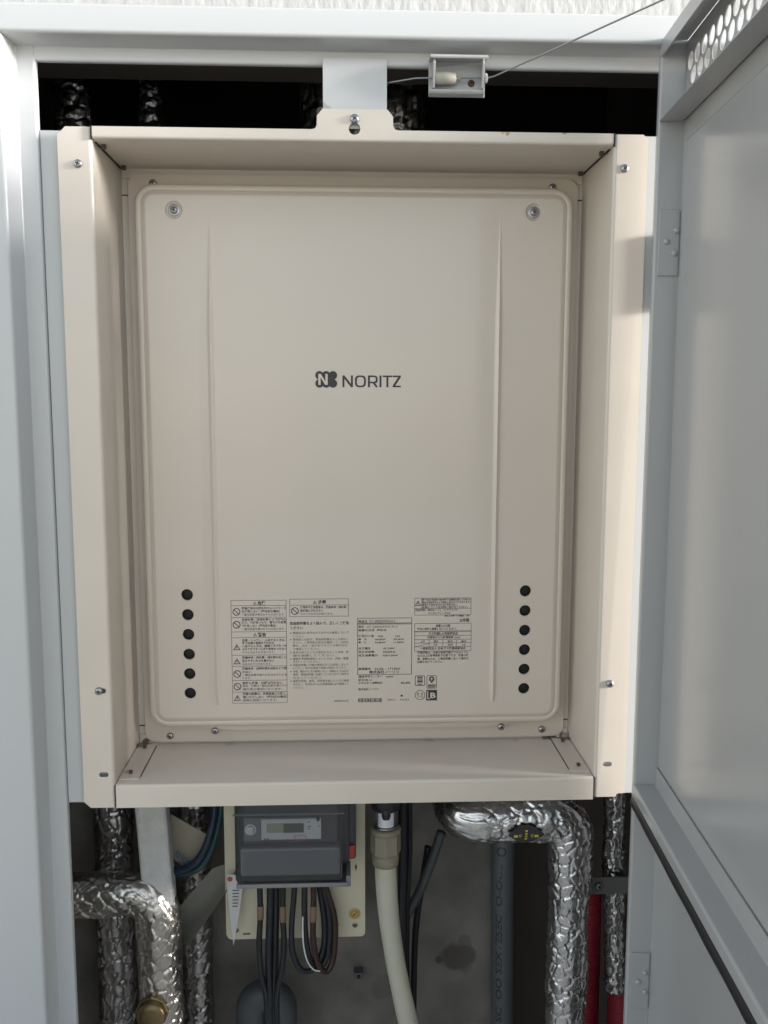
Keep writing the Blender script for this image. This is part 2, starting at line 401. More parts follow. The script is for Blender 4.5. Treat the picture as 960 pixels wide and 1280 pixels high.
# stucco wall round the closet opening, one sheet with a hole
wall_outer = [(-4, 0.0), (4, 0.0), (4, 3.2), (-4, 3.2)]
wall = struct(plate('wall', [(-4, 0.0), (-0.412, 0.0), (-0.412, 1.742), (0.452, 1.742), (0.452, 0.0), (4, 0.0), (4, 3.2), (-4, 3.2)], [], 0.0012, 0.05, STUCCO))
cw = struct(MB().box(-0.46, 0.232, 0.30, 0.62, 0.0, 1.56).build('closet_back_wall', CONC))
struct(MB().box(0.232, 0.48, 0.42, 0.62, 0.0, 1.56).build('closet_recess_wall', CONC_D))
struct(MB().box(-0.52, 0.52, 0.80, 0.84, 1.50, 2.3).build('shaft_back_wall', CONC_SHADE))
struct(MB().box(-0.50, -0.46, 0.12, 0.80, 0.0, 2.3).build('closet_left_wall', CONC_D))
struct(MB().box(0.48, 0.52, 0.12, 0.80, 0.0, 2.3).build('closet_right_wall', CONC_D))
struct(MB().box(-0.46, 0.48, 0.12, 0.80, 2.25, 2.3).build('closet_ceiling', CONC_SHADE))

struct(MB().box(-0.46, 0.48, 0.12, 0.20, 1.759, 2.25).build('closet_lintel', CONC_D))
# ================================================================ DOOR FRAME
df = thing('door_frame', 'white painted steel frame around the equipment closet opening', 'door frame')
sheet('head', [(0.0, 1.7495), (-0.030, 1.7495), (-0.030, 1.7255), (0.0, 1.7235), (0.0, 1.711), (0.005, 1.711)], 0.0016, 'x', -0.42, 0.46, WHITE, df, [0.002, 0.003, 0.002, 0.0018])
sheet('jamb', [(-0.42, 0.0), (-0.42, -0.0305), (-0.3075, -0.0305), (-0.3035, -0.001), (-0.286, -0.001), (-0.286, 0.005)], 0.0016, 'z', 0.0, 1.7235, WHITE, df, [0.003, 0.003, 0.0025, 0.002])
sheet('jamb', [(0.313, 0.005), (0.313, -0.001), (0.46, -0.001)], 0.0016, 'z', 0.0, 1.7105, WHITE, df, 0.0025)
plate('side_plate', [(-0.2845, 0.9815), (-0.239, 0.9815), (-0.239, 1.6485), (-0.2845, 1.6485)], [], 0.002, 0.0035, WHITE, df)
plate('side_plate', [(0.268, 0.9835), (0.345, 0.9835), (0.345, 1.6495), (0.268, 1.6495)], [], -0.0034, -0.0020, WHITE, df)
tabp = plate('hanging_tab', [(-0.0170, 1.6525), (0.0436, 1.6525), (0.0436, 1.7158), (-0.0170, 1.7158)], [], -0.0042, -0.0028, WHITE, df)
tb = MB()
tb.add([(-0.0170, -0.00435, 1.669), (-0.0085, -0.00435, 1.669), (-0.0105, -0.00435, 1.6725), (-0.0137, -0.00435, 1.6738), (-0.0170, -0.00435, 1.677)], [(0, 1, 2, 3, 4)])
tb.add([(0.039, -0.00435, 1.669), (0.0436, -0.00435, 1.669), (0.0436, -0.00435, 1.6705), (0.0395, -0.00435, 1.6702)], [(0, 1, 2, 3)])
tb.build('paint_chip', PRIMER, tabp)

# ================================================================ BEIGE MOUNTING FRAME
mf = thing('mounting_frame', 'beige sheet metal surround screwed to the white door frame around the water heater', 'mounting frame', (0, 0, 0))
XL, XR, ZB, ZT, YB, TH = -0.2345, 0.263, 1.003, 1.640, 0.110, 0.0014
YF = -0.0062
fl = sheet('side_panel', [(-0.2662, YF), (XL-.0005, YF), (XL-.0005, YB), (XL+0.014, YB)], TH, 'z', 0.979, 1.650, BEIGE_F, mf, [0.0028, 0.002])
fr = sheet('side_panel', [(0.2962, YF), (XR+.0005, YF), (XR+.0005, YB), (XR-0.014, YB)], TH, 'z', 0.981, 1.650, BEIGE_F, mf, [0.0028, 0.002])
def wedge(pts):
    return plate('cutter', pts, [], YF-0.004, YF+0.004, BEIGE_F)
def slotcut(x, z, wd, h): return plate('cutter', slot(x, z, wd, h), [], YF-0.004, YF+0.004, BEIGE_F)
cut(fl, [wedge([(-0.27, 1.6385), (-0.2555, 1.653), (-0.27, 1.653)]), wedge([(-0.27, 0.989), (-0.27, 0.976), (-0.2565, 0.976)]), slotcut(-0.2453, 1.0144, 0.0095, 0.0052), slotcut(-0.2452, 1.1031, 0.0105, 0.0055)])
cut(fr, [wedge([(0.31, 1.6315), (0.31, 1.653), (0.2885, 1.653)]), wedge([(0.31, 0.976), (0.31, 0.9855), (0.2875, 0.9845), (0.285, 0.976)]), slotcut(0.2767, 1.0168, 0.0095, 0.0052)])
YP = YF-0.0018
sheet('top_panel', [(YP, 1.6440), (YP, ZT), (YB-.002, ZT), (YB-.002, 1.629)], TH, 'x', XL+.0012, XR-.0012, BEIGE_F, mf, [0.0022, 0.002])
kx = 0.0128
key = circ(kx, 1.6512, 0.0055, 24)
key = [(kx+0.0026, 1.6600), (kx+0.0026, 1.6560)]+[p for p in [(kx+0.0055*math.cos(R(60-a)), 1.6512+0.0055*math.sin(R(60-a))) for a in range(0, 301, 12)]]+[(kx-0.0026, 1.6560), (kx-0.0026, 1.6600)]
out = [(XL+.0012, 1.6440), (XR-.0012, 1.6440), (XR-.0012, 1.6502), (0.0545, 1.6502), (0.0512, 1.6511), (0.0495, 1.654), (0.0493, 1.6627), (0.0440, 1.6690), (-0.0172, 1.6690), (-0.0228, 1.6627), (-0.0230, 1.654), (-0.0245, 1.6511), (-0.028, 1.6502), (XL+.0012, 1.6502)]
plate('top_lip', out, [key], YP-TH/2, YP+TH/2, BEIGE_F, mf)
sheet('bottom_tray', [(YP, 0.9792), (YP, ZB), (YB-.002, ZB), (YB-.002, 1.014)], TH, 'x', XL+.0012, XR-.0012, BEIGE_F, mf, [0.0022, 0.002])
for sx, x in ((1, XL), (-1, XR)):       # folded corner gussets lying on the tray
    plate('corner_gusset', [(x+sx*.0015, 0.004), (x+sx*0.0215, 0.004), (x+sx*0.0215, 0.102), (x+sx*.0015, 0.102)], [], 0, 0.0012, BEIGE_F, mf, Matrix(((1, 0, 0, 0), (0, 0, 1, 0), (0, 1, 0, ZB+.0009), (0, 0, 0, 1))))
    for yy in (0.018, 0.088):
        MB().box(-.0017, .0017, -.0017, .0017, -.0006, .0022, mi=0).build('rivet', RUST, mf).location = (x+sx*0.0105, yy, ZB+.003)
        MB().box(-.0021, .0021, -.0020, .0020, -.0040, .0, mi=0).build('folded_tab', TABM, mf).location = (x+sx*0.0062, yy+(.008 if yy > .05 else -.004), ZT-.0008)
    MB().box(-.0007, .0007, -.0505, .0505, -.0006, .0006).build('seam_shadow', HOLE, mf).location = (x+sx*.0011, 0.0555, ZT-.0012)  # dark strips stand in for the shadow in the panel gaps
    MB().box(-.0006, .0006, -.0012, .0012, -.0060, .0060).build('seam_shadow', HOLE, mf).location = (x+sx*.0003, YF-.0016, 1.6446)
    MB().box(-.0005, .0005, -.0012, .0012, -.0115, .0115).build('seam_shadow', HOLE, mf).location = (x+sx*.0003, YF-.0012, 0.9915)
    MB().box(-.0004, .0004, -.040, .045, -.0003, .0003).build('seam_shadow', TABM, mf).location = (x+sx*.0222, 0.052, ZB+.0009)
    for zz in (1.024, 1.612):
        MB().box(-.007, .007, -.0006, .0006, -.0005, .0005).build('seam_shadow', HOLE, mf).location = (x+sx*0.007, YB-TH/2-.0002, zz)
for x, z, rt in ((-0.2477, 1.6163, .3), (0.2738, 1.6184, .9), (-0.2470, 1.1031, .1), (0.2764, 1.1041, .5)):
    screw(x, YF-TH/2, z, 0.0040, mf, rot=rt, flange=False)
screw(kx, YP-TH/2, 1.6600, 0.0043, mf, rot=.7)

# ================================================================ WATER HEATER
wh = thing('water_heater', 'beige wall mounted gas water heater with embossed front cover and warning labels', 'water heater', (0, 0, 0))
CX0, CX1, CZ0, CZ1, CRAD = -0.2160, 0.2470, 1.0310, 1.6190, 0.021
YFACE, YRIM, YCASE = 0.0790, 0.0812, 0.1045
MB().box(-0.2215, 0.2520, YCASE+.0016, 0.292, 1.0160, 1.6280, 0.004).build('case', BEIGE, wh)
cp = plate('case_flange', rrect(-0.2265, 0.2565, 1.0060, 1.6335, 0.012), [], YCASE, YCASE+.0014, BEIGE, wh)
def sdf(x, z):
    hx, hz = (CX1-CX0)/2-CRAD, (CZ1-CZ0)/2-CRAD
    qx, qz = abs(x-(CX0+CX1)/2)-hx, abs(z-(CZ0+CZ1)/2)-hz
    return CRAD-(math.hypot(max(qx, 0), max(qz, 0))+min(max(qx, qz), 0))      # distance inside the edge
def sstep(a, b, t): t = max(0, min(1, (t-a)/(b-a))); return t*t*(3-2*t)
GRV = (-0.1385, 0.1685)
DIMP = ((-0.1746, 1.5918), (0.2042, 1.5934))
def cover_y(x, z):
    d = sdf(x, z)
    if d < 0.0045: y = YRIM+0.0045*(1-math.sqrt(max(0, 1-((0.0045-d)/0.0045)**2)))
    else: y = YRIM
    y -= (YRIM-YFACE)*sstep(0.0066, 0.0125, d)
    y += 0.0007*math.exp(-((d-0.0068)/0.0006)**2)
    for g in GRV:
        k = sstep(1.592, 1.46, z)*sstep(1.045, 1.075, z); wd = 0.0008+0.0030*k
        gx = g-0.0008*k if g < 0 else g
        t = abs(x-gx)/wd
        if t < 1 and k > 0: y -= 0.0027*k**.6*(1-t)**1.15
    for cx, cz in DIMP:
        r = math.hypot(x-cx, z-cz); y += 0.0022*(1-sstep(0.0072, 0.0095, r))
    return y
VENT = [(-0.1709, 1.1827), (-0.1707, 1.1604), (-0.1706, 1.1381), (-0.1704, 1.1157), (-0.1703, 1.0934), (-0.1702, 1.0711)] + [(0.2036, 1.1841), (0.2037, 1.1616), (0.2038, 1.1391), (0.2040, 1.1167), (0.2041, 1.0942), (0.2042, 1.0717)]
HR = 0.0063
holes = [circ(x, z, HR, 28) for x, z in VENT]
def offs(d):
    r = max(CRAD-d, 0.0006); return [(p[0], p[1]) for p in rrect(CX0+d, CX1-d, CZ0+d, CZ1-d, r, 14)]
def resamp(loop, step):
    o = []
    for i in range(len(loop)):
        a = Vector(loop[i]); b = Vector(loop[(i+1) % len(loop)]); n = max(1, int((b-a).length/step))
        for k in range(n): o.append(tuple(a.lerp(b, k/n)))
    return o
outer = resamp(offs(0), 0.006)
extra = []
for d in (.0003, .0008, .0015, .0024, .0034, .0045, .0054, .0062, .0065, .0068, .0071, .0075, .0083, .009, .0098, .0106, .0114, .0122, .013, .0138, .0146, .016, .018, .021, .025): extra += resamp(offs(d), 0.006)
xs = []
x = CX0+0.0275
while x < CX1-0.0275: xs.append(x); x += 0.007
zs = []
z = CZ0+0.0275
while z < CZ1-0.0275: zs.append(z); z += 0.007
GF = [-.0046, -.004, -.0034, -.0028, -.0022, -.0016, -.001, -.0005, 0, .0005, .001, .0016, .0022, .0028, .0034, .004, .0046]
for x in xs:
    if any(abs(x-g) < .0052 for g in GRV): continue
    for z in zs:
        if sdf(x, z) < .027: continue
        if any(math.hypot(x-h[0], z-h[1]) < HR+.0035 for h in VENT) or any(math.hypot(x-h[0], z-h[1]) < .0112 for h in DIMP): continue
        extra.append((x, z))
for g in GRV:
    for k in GF:
        z = CZ0+0.0275
        while z < CZ1-0.0275: extra.append((g+k, z)); z += 0.004
for c in DIMP:
    extra.append(c)
    for r in (.003, .0065, .0072, .0076, .008, .0084, .0088, .0092, .0095, .0105): extra += circ(c[0], c[1], r, 28)
for c in VENT: extra += circ(c[0], c[1], HR+.0004, 28)+circ(c[0], c[1], HR+.002, 28)
vs, fs = triangulate(outer, holes, extra)
V = [(p.x, cover_y(p.x, p.y)+(0.0005 if min(math.hypot(p.x-h[0], p.y-h[1]) for h in VENT) < HR+.0001 else 0), p.y) for p in vs]
F = [tuple(f) for f in fs]; fe = {}
for f in F:
    for a, b in zip(f, f[1:]+f[:1]): fe[(a, b)] = 1
n0 = len(V); vm = {}
for (a, b) in list(fe):
    if (b, a) in fe: continue
    ish = min(math.hypot(V[a][0]-h[0], V[a][2]-h[1]) for h in VENT) < HR+.001
    for q in (a, b):
        if q not in vm: vm[q] = len(V); V.append((V[q][0], V[q][1]+(0.0025 if ish else 0.0) if ish else YCASE-.0002, V[q][2]))
    F.append((b, a, vm[a], vm[b]))
me = bpy.data.meshes.new('front_cover'); me.from_pydata(V, [], F); me.update()
bm = bmesh.new(); bm.from_mesh(me); bmesh.ops.recalc_face_normals(bm, faces=bm.faces[:])
for e in bm.edges:
    if len(e.link_faces) == 2 and e.link_faces[0].normal.angle(e.link_faces[1].normal, 0) > R(50): e.smooth = False
bm.to_mesh(me); bm.free()
if me.polygons[0].normal.y > 0: me.flip_normals()
cover = link('front_cover', me, BEIGE, wh, True)
for h in VENT:      # black disc behind each hole stands in for the dark inside
    b = MB(); b.lathe([(HR+.002, -0.0075), (HR+.002, -0.006), (HR+.0015, -.0055)], (h[0], YFACE, h[1]), 'y', 20); b.build('vent_dark_disc', HOLE, cover)
plate('cover_skirt', [(-0.168, 1.0325), (-0.150, 1.0245), (-0.12, 1.0228), (0.155, 1.0228), (0.185, 1.0245), (0.203, 1.0325)], [], 0.0935, 0.0948, BEIGE, wh)
for c in DIMP: screw(c[0], YFACE+.0022, c[1], 0.0041, wh, rot=.3, flange=True)
for x, z, rt in ((-0.2001, 1.6238, .2), (0.2289, 1.6245, .8), (-0.1983, 1.0128, .5), (0.2311, 1.0143, .1)): screw(x, YCASE, z, 0.0040, wh, rot=rt)
for x, z, rt in ((-0.1455, 1.0222, .6), (0.1814, 1.0222, .3)): screw(x, YCASE-.011, z, 0.0040, wh, rot=rt)

# --- brand mark (print on the cover)
PY = YFACE-0.00025
def P2(px, py): q = at(px, py, PY); return (q.x, q.z)
b = MB()
k = 0
lx0, lx1, lz0, lz1 = -0.0287, -0.0052, 1.4085, 1.4262
rr = 0.00455
for cx in (lx0+rr, (lx0+lx1)/2, lx1-rr):
    for cz in (lz0+rr, lz1-rr):
        k += 1; vs_ = [(p[0], PY-k*2e-5, p[1]) for p in circ(cx, cz, rr, 24)]; b.add(vs_, [tuple(range(24))])
quad(b, lx0+.0026, lx1-.0026, lz0+.0026, lz1-.0026, PY-2e-4)
def stroke_poly(mb, pts, y, mi=0): mb.add([(p[0], y, p[1]) for p in pts], [tuple(range(len(pts)))], mi)
nx0, nx1, nz0, nz1 = lx0+.0033, lx0+.0133, lz0+.0030, lz1-.0030
YN = PY-2.6e-4; sw = .0024
stroke_poly(b, [(nx0, nz0), (nx0+sw, nz0), (nx0+sw, nz1), (nx0, nz1)], YN, 1)
stroke_poly(b, [(nx1-sw, nz0), (nx1, nz0), (nx1, nz1), (nx1-sw, nz1)], YN-1e-5, 1)
stroke_poly(b, [(nx0+.0002, nz1), (nx1-sw-.0002, nz0), (nx1-.0002, nz0), (nx0+sw+.0002, nz1)], YN-2e-5, 1)
# wordmark letters N O R I T Z as drawn strokes
def rects(mb, L): 
    for q in L: stroke_poly(mb, q, PY)
H0, H1 = 1.4091, 1.4216; st = .0021; bar = .0017
def box4(x0, x1, z0, z1): return [(x0, z0), (x1, z0), (x1, z1), (x0, z1)]
u = 0.00045
a0, a1 = u, u+.0112      # N
rects(b, [box4(a0, a0+st, H0, H1), box4(a1-st, a1, H0, H1), [(a0+st, H1), (a0+st, H1-.0036), (a1-st, H0), (a1-st, H0+.0036)]])
a0, a1 = u+.0134, u+.0252  # O
oo = rrect(a0, a1, H0, H1, .0042, 6); oi = rrect(a0+st, a1-st, H0+bar, H1-bar, .0027, 6); n_ = len(oo)
b.add([(p[0], PY, p[1]) for p in oo+oi], [(i, (i+1) % n_, n_+(i+1) % n_, n_+i) for i in range(n_)])
a0, a1 = u+.0274, u+.0378  # R
rm = H0+.0052
ro = [(a0+st, H1), (a1-.0032, H1), (a1-.0012, H1-.0008), (a1, H1-.0026), (a1, rm+.0014), (a1-.0010, rm-.0006), (a1-.003, rm-.0010), (a0+st, rm-.0010)]
ri = [(a0+st, H1-bar), (a1-.0036, H1-bar), (a1-.0026, H1-bar-.0004), (a1-st, H1-.0032), (a1-st, rm+.0018), (a1-.0028, rm+bar-.0008), (a1-.0036, rm+bar-.0010), (a0+st, rm+bar-.0010)]
b.add([(p[0], PY, p[1]) for p in ro+ri], [(i, i+1, 8+i+1, 8+i) for i in range(7)])
rects(b, [box4(a0, a0+st, H0, H1), [(a1-.0052, rm-.0010), (a1-st, H0), (a1+.0006, H0), (a1-.0026, rm-.0010)]])
a0 = u+.0398; rects(b, [box4(a0, a0+st, H0, H1)])   # I
a0, a1 = u+.0432, u+.0534; am = (a0+a1)/2            # T
rects(b, [box4(a0, a1, H1-bar, H1), box4(am-st/2, am+st/2, H0, H1-bar)])
a0, a1 = u+.0540, u+.0628                            # Z
rects(b, [box4(a0, a1, H1-bar, H1), box4(a0, a1, H0, H0+bar), [(a0, H0+bar), (a0+.0028, H0+bar), (a1, H1-bar), (a1-.0028, H1-bar)]])
b.build('brand_mark', [INK, BEIGE], wh)

# --- warning print
def px_text(mb, s, px0, py, sizepx, px1=None, bold=0.012, mi=0):
    a = P2(px0, py); x1 = P2(px1, py)[0] if px1 else None
    text_mesh(mb, s, a[0], a[1], sizepx/1.148*0.001*1.02, PY, x1, bold, mi)
def px_box(mb, x0, y0, x1, y1, wd=0.00045, mi=1, hl=()):
    a = P2(x0, y0); c = P2(x1, y1); frame_rule(mb, a[0], c[0], c[1], a[1], wd, PY, mi)
    for h in hl:
        zz = P2(x0, h)[1]; quad(mb, a[0]+wd, c[0]-wd, zz-wd/2, zz+wd/2, PY, mi)
def no_sign(mb, px, py, r=4.9):
    c = P2(px, py); r = r/1148; ring(mb, c[0], c[1], r*.78, r, PY, 0); line2(mb, (c[0]-r*.6, c[1]+r*.6), (c[0]+r*.6, c[1]-r*.6), r*.20, PY-3e-5, 0)
def tri_sign(mb, px, py, r=5.2):
    c = P2(px, py); r = r/1148
    t = [(c[0]+r*math.sin(a)*1.05, c[1]+r*math.cos(a)-r*.12) for a in (0, R(120), R(240))]
    ti = [(c[0]+r*.62*math.sin(a)*1.05, c[1]+r*.62*math.cos(a)-r*.12) for a in (0, R(120), R(240))]
    mb.add([(p[0], PY, p[1]) for p in t+ti], [(i, (i+1) % 3, 3+(i+1) % 3, 3+i) for i in range(3)], 1)
    quad(mb, c[0]-r*.07, c[0]+r*.07, c[1]-r*.12, c[1]+r*.38, PY-2e-5, 0); quad(mb, c[0]-r*.07, c[0]+r*.07, c[1]-r*.34, c[1]-r*.2, PY-2e-5, 0)
INKS = [INK_G, INK_L, INK]
b = MB()
px_box(b, 288.3, 750.5, 359.3, 878.5, hl=(757.3, 772.0, 790.0, 797.3, 819.2, 833.0, 850.8, 865.3))
tri_sign(b, 318.5, 754.3, 2.8); px_text(b, '危険', 322, 754.2, 5.4, 332, .03, 2)
tri_sign(b, 318.8, 793.7, 2.8); px_text(b, '警告', 322.5, 793.7, 5.4, 332.5, .03, 2)
for y in (764.8, 781.0, 842.5, 858.3): no_sign(b, 295.5+(y-764)*.014, y)
for y in (809.5, 827.2, 873.0): tri_sign(b, 295.8+(y-790)*.012, y)
L = [(760.6, '機器使用中は換気扇やレンジフード', 1, 1), (764.5, 'を使用しない（屋内式の場合）', .86, 1), (768.6, '一酸化炭素中毒のおそれがあります。', .97, 0),
     (774.7, '給排気筒・給排気筒トップが外れ', 1, 1), (778.4, 'たり、穴があいたり、雪などの状態', 1, 1), (782.5, 'で使用しない（屋内式の場合）', .77, 1), (786.7, '一酸化炭素中毒のおそれがあります。', .97, 0),
     (800.5, '給湯・シャワー・入浴するときは、', .98, 1), (804.0, '手で出湯の温度を確かめる', .72, 1), (807.8, '入浴するときは、循環アダプターや', 1, 1), (811.6, 'ふろアダプターに手や身体をつけない', 1, 1), (815.8, 'やけどのおそれがあります。', .74, 0),
     (822.2, '機器本体・排気筒・排気筒の近くに', 1, 1), (826.2, '燃えやすいものを置かない', .72, 1), (830.4, '火災のおそれがあります。', .66, 0),
     (835.9, '機器本体・給排気部を波板などで囲', 1, 1), (840.2, 'わない', .2, 1), (844.0, '一酸化炭素中毒や火災のおそれがあ', 1, 0), (848.0, 'ります。', .19, 0),
     (854.0, '絶対に改造・分解は行わない', .9, 1), (857.6, '改造、分解は一酸化炭素中毒やガス', 1, 0), (861.8, '漏れ等の原因になります。', .9, 0),
     (867.6, '機器の設置は、有資格者に依頼し、', 1, 1), (871.6, '傾いたりしない（屋内式の場合）', 1, 1), (875.6, '故障の原因になります。', .78, 0)]
for y, s, k, bo in L:
    x0 = 302+(y-760)*.012; px_text(b, s, x0, y, 3.5, x0+55.5*k, .018 if bo else 0.0, 0)
px_box(b, 361.7, 748.8, 435.8, 770.3, hl=(756.6,))
tri_sign(b, 393.5, 752.9, 2.8); px_text(b, '注意', 397.5, 752.8, 5.4, 407.5, .03, 2)
no_sign(b, 368.6, 763.8)
for y, s, k, bo in [(759.3, '使用中や使用直後は、機器本体・排気部', 1, 1), (763.5, '排気筒にさわらない', .5, 1), (767.6, 'やけどのおそれがあります。', .72, 0)]: px_text(b, s, 375.2, y, 3.5, 375.2+57.5*k, .018 if bo else 0, 0)
px_text(b, '取扱説明書をよく読んで、正しくご使用', 362.3, 779.5, 4.3, 435.8, .02, 0); px_text(b, 'ください', 363, 785.2, 4.3, 378.5, .02, 0)
L = [(791.4, '機器周辺に表示のガス以外では使用しないで', 1, 1), (795.7, 'ください。', .2, 0), (799.6, '使用前には必ず、取扱説明書をよくお読みく', 1, 1), (803.4, 'ださい。ご使用後は安全を確認して、元栓を', 1, 0), (807.4, '閉め、点火・消火をリモコンの表示など', .99, 0), (811.4, 'で確認してください。', .49, 0),
     (815.8, '異常を感じたときは使用を中止して点検、修', 1, 1), (819.8, '理を依頼してください。', .76, 0), (823.8, '機器を長期間使用しないときは、点検・整備', 1, 1), (827.4, 'を行ってください。', .49, 0), (831.6, '取扱説明書に記載の使用以外には使用しないで', 1, 1), (835.4, 'ください。思わぬ事故や故障の原因になります。', .97, 0),
     (839.6, '停電、断水のときは使用しない。再開のときは必ず', 1, 1), (843.4, '確認、取扱説明書に記載しているとおりに操作を', 1, 0), (847.6, '行なってください。', .52, 0), (851.6, '異常な燃焼、臭気、異常音を感じたときは使用', 1, 1), (855.6, 'を中止し、販売店またはお客様相談に必ず連絡して', 1, 0), (859.8, 'ください。', .2, 0)]
for y, s, k, bl in L:
    x0 = 366+(y-790)*.006; px_text(b, s, x0, y, 3.3, x0+69.5*k, 0.0, 1)
    if bl: c = P2(x0-2.6, y); stroke_poly(b, circ(c[0], c[1], .0007, 8), PY, 0)
px_text(b, '20S02215番', 417.5, 876.3, 3.2, 436.5, .01, 1)
b.build('warning_print', INKS, wh)

# --- rating plate print
b = MB()
px_box(b, 446.6, 772.6, 514.6, 843.0, .00055, 0, hl=(779.2,)); px_box(b, 447.2, 779.7, 514.0, 780.3, .0003, 0)
T = [(448, 777.0, '製品名', 459, 3.4, .02), (461.5, 776.6, 'GT-2460SAWX-H-2', 494, 5.2, .0), (448, 783.7, '型式', 455, 3.2, .02), (458, 783.6, 'GT-2460SAWX-H-2', 497, 3.6, .0), (448, 788.0, '設置の方式', 468, 3.2, .02), (471, 787.9, '屋外式', 483, 3.2, .02),
     (448, 795.3, '使用ガス用', 467, 3.1, .02), (472.5, 795.3, '13A', 479, 3.1, .02), (494, 795.2, '12A', 500.5, 3.1, .02), (448, 799.4, '最　大', 458.5, 3.1, .02), (469, 799.3, '64.0kW', 482, 3.1, .02), (492, 799.2, '59.5kW', 505, 3.1, .02), (448, 803.2, '最　小', 458, 3.1, .02), (469, 803.2, '12.8kW', 482, 3.1, .02), (492, 803.0, '11.9kW', 505, 3.1, .02),
     (448, 810.8, '定格電圧', 463.5, 3.1, .02), (478.7, 810.6, 'AC100V', 493.5, 3.1, .02), (448, 815.2, '定格周波数', 468, 3.1, .02), (478.7, 815, '50/60Hz', 494.5, 3.1, .02), (448, 819.6, '定格消費電力', 472, 3.1, .02), (478.7, 819.4, '125/120W', 497.5, 3.1, .02),
     (448, 836.4, '製造番号', 463.5, 3.3, .02), (468, 836.2, '22.06 - 171860', 500, 3.8, .01), (461.5, 840.4, '株式会社ノーリツ', 499, 4.2, .02),
     (448, 846.0, '凍結予防ヒーター', 478, 3.2, .02), (482, 846, '120W', 492, 3.2, .02), (448, 850.3, '区分名 U', 464.5, 3.2, .02), (448, 854.0, 'エネルギー消費効率', 478, 3.0, .02), (501, 853.6, '82.8%', 513, 3.1, .02), (448, 861.8, '株式会社ノーリツ', 473, 3.2, .02), (484.5, 874.8, 'HF12', 494, 3.4, .0), (500.5, 874.6, '10:02', 511.5, 3.4, .0)]
for x0, y, s, x1, sz, bo in T: px_text(b, s, x0, y, sz, x1, bo, 0)
c = P2(502, 869.6); stroke_poly(b, circ(c[0], c[1], .0012, 10), PY, 2)
a = P2(447.7, 873.2); c = P2(477.5, 877.4); frame_rule(b, a[0], c[0], c[1], a[1], .0004, PY, 0)
for i in range(22):
    x = a[0]+.0006+(c[0]-a[0]-.0012)*i/22; quad(b, x, x+random.choice((.0004, .0007, .0009)), c[1]+.0006, a[1]-.0006, PY, 0)
b.build('rating_print', INKS, wh)

# --- right hand print
b = MB()
px_box(b, 518.2, 747.6, 588.8, 768.6, .0004, 0, hl=(760.9,)); c = P2(526.7, 752); tri_sign(b, 522.6, 754.6, 4.6)
quad(b, P2(527, 750)[0], P2(527, 750)[0]+.0004, P2(527, 760.7)[1], P2(527, 748)[1], PY, 0)
T = [(527.5, 749.9, '標準的な使用状態で設計標準使用期間を超えて使用する', 588, 3.0, .015), (527.5, 753.1, '場合は経年劣化による事故に至るおそれがあります。', 588, 3.0, .015), (527.5, 756.1, '異常や不具合があれば使用を中止し、', 573, 3.0, .015), (527.5, 759.1, '点検についてはお問い合わせください。', 585, 3.0, .015),
     (519.3, 762.8, '特定保守製品　株式会社ノーリツ　コンタクトセンター', 573, 3.0, .015), (535.5, 766.4, '0120-911-026', 563, 3.4, .0), (555.7, 769.8, '設計上の標準使用期間　10年', 587, 2.8, .015), (574.5, 775.5, '22年製', 586.5, 5.2, .02),
     (545, 782.4, '設置上の注意', 562.7, 3.8, .015), (521.5, 786.4, '屋内に絶対に設置しないでください。', 571, 3.4, .015), (535.5, 792.3, 'ガス機器防火性能評定品', 572, 3.8, .015), (534, 797.0, '可燃物からの離隔距離 (mm)', 575, 3.6, .012),
     (525.5, 802.0, '上方', 531, 3.2, .015), (542, 802, '側方', 548, 3.2, .015), (559.5, 801.9, '前方', 566, 3.2, .015), (576.5, 801.8, '後方', 583, 3.2, .015), (542.5, 806.0, '10', 546.5, 3.2, .015), (559.5, 806, '200', 566, 3.2, .015), (578, 806, '10', 582, 3.2, .015),
     (525, 810.9, '一般財団法人 日本ガス機器検査協会', 582, 3.6, .015),
     (521.7, 816.0, '機器周囲は、点検や修理作業ができるように', 585.5, 3.4, .012), (521.7, 819.7, '10cm以上の離隔距離が必要ですが、機器の故', 585.5, 3.4, .012), (521.7, 823.8, '障、修理のため、工事説明書に従って適切な', 585.5, 3.4, .012), (521.7, 827.6, '空間をあけてください。', 554, 3.4, .012)]
for x0, y, s, x1, sz, bo in T: px_text(b, s, x0, y, sz, x1, bo, 0)
px_box(b, 518.2, 779.3, 588.8, 813.5, .0004, 0, hl=(789.3, 794.7, 799.6, 804.0, 808.7)); px_box(b, 518.4, 788.9, 588.6, 789.7, .00025, 0)
for x in (536.5, 553.5, 570.5): q = P2(x, 799.6); quad(b, q[0]-.0002, q[0]+.0002, P2(x, 808.7)[1], q[1], PY-2e-5, 0)
line2(b, P2(519, 808.3), P2(536, 804.6), .0004, PY, 0)
# four certification marks
a = P2(518.7, 844.5); c = P2(531.2, 857.2)
def outline(mb, lp, inner, y, mi): n = len(lp); mb.add([(p[0], y, p[1]) for p in lp+inner], [(i, (i+1) % n, n+(i+1) % n, n+i) for i in range(n)], mi)
outline(b, rrect(a[0], c[0], c[1], a[1], .0018), rrect(a[0]+.0007, c[0]-.0007, c[1]+.0007, a[1]-.0007, .0012), PY, 0)
mx = (a[0]+c[0])/2
for dx in (-.0021, 0, .0021): quad(b, mx+dx-.0005, mx+dx+.0005, c[1]+.0031, a[1]-.0024, PY, 2)
quad(b, mx-.0030, mx+.0030, a[1]-.0024, a[1]-.0014, PY, 2); quad(b, mx-.0026, mx+.0026, c[1]+.0012, c[1]+.0020, PY, 0); quad(b, mx-.0032, mx+.0032, c[1]+.0049, c[1]+.0057, PY-3e-5, 2)
a = P2(533.4, 844.3); c = P2(545.8, 860.5)
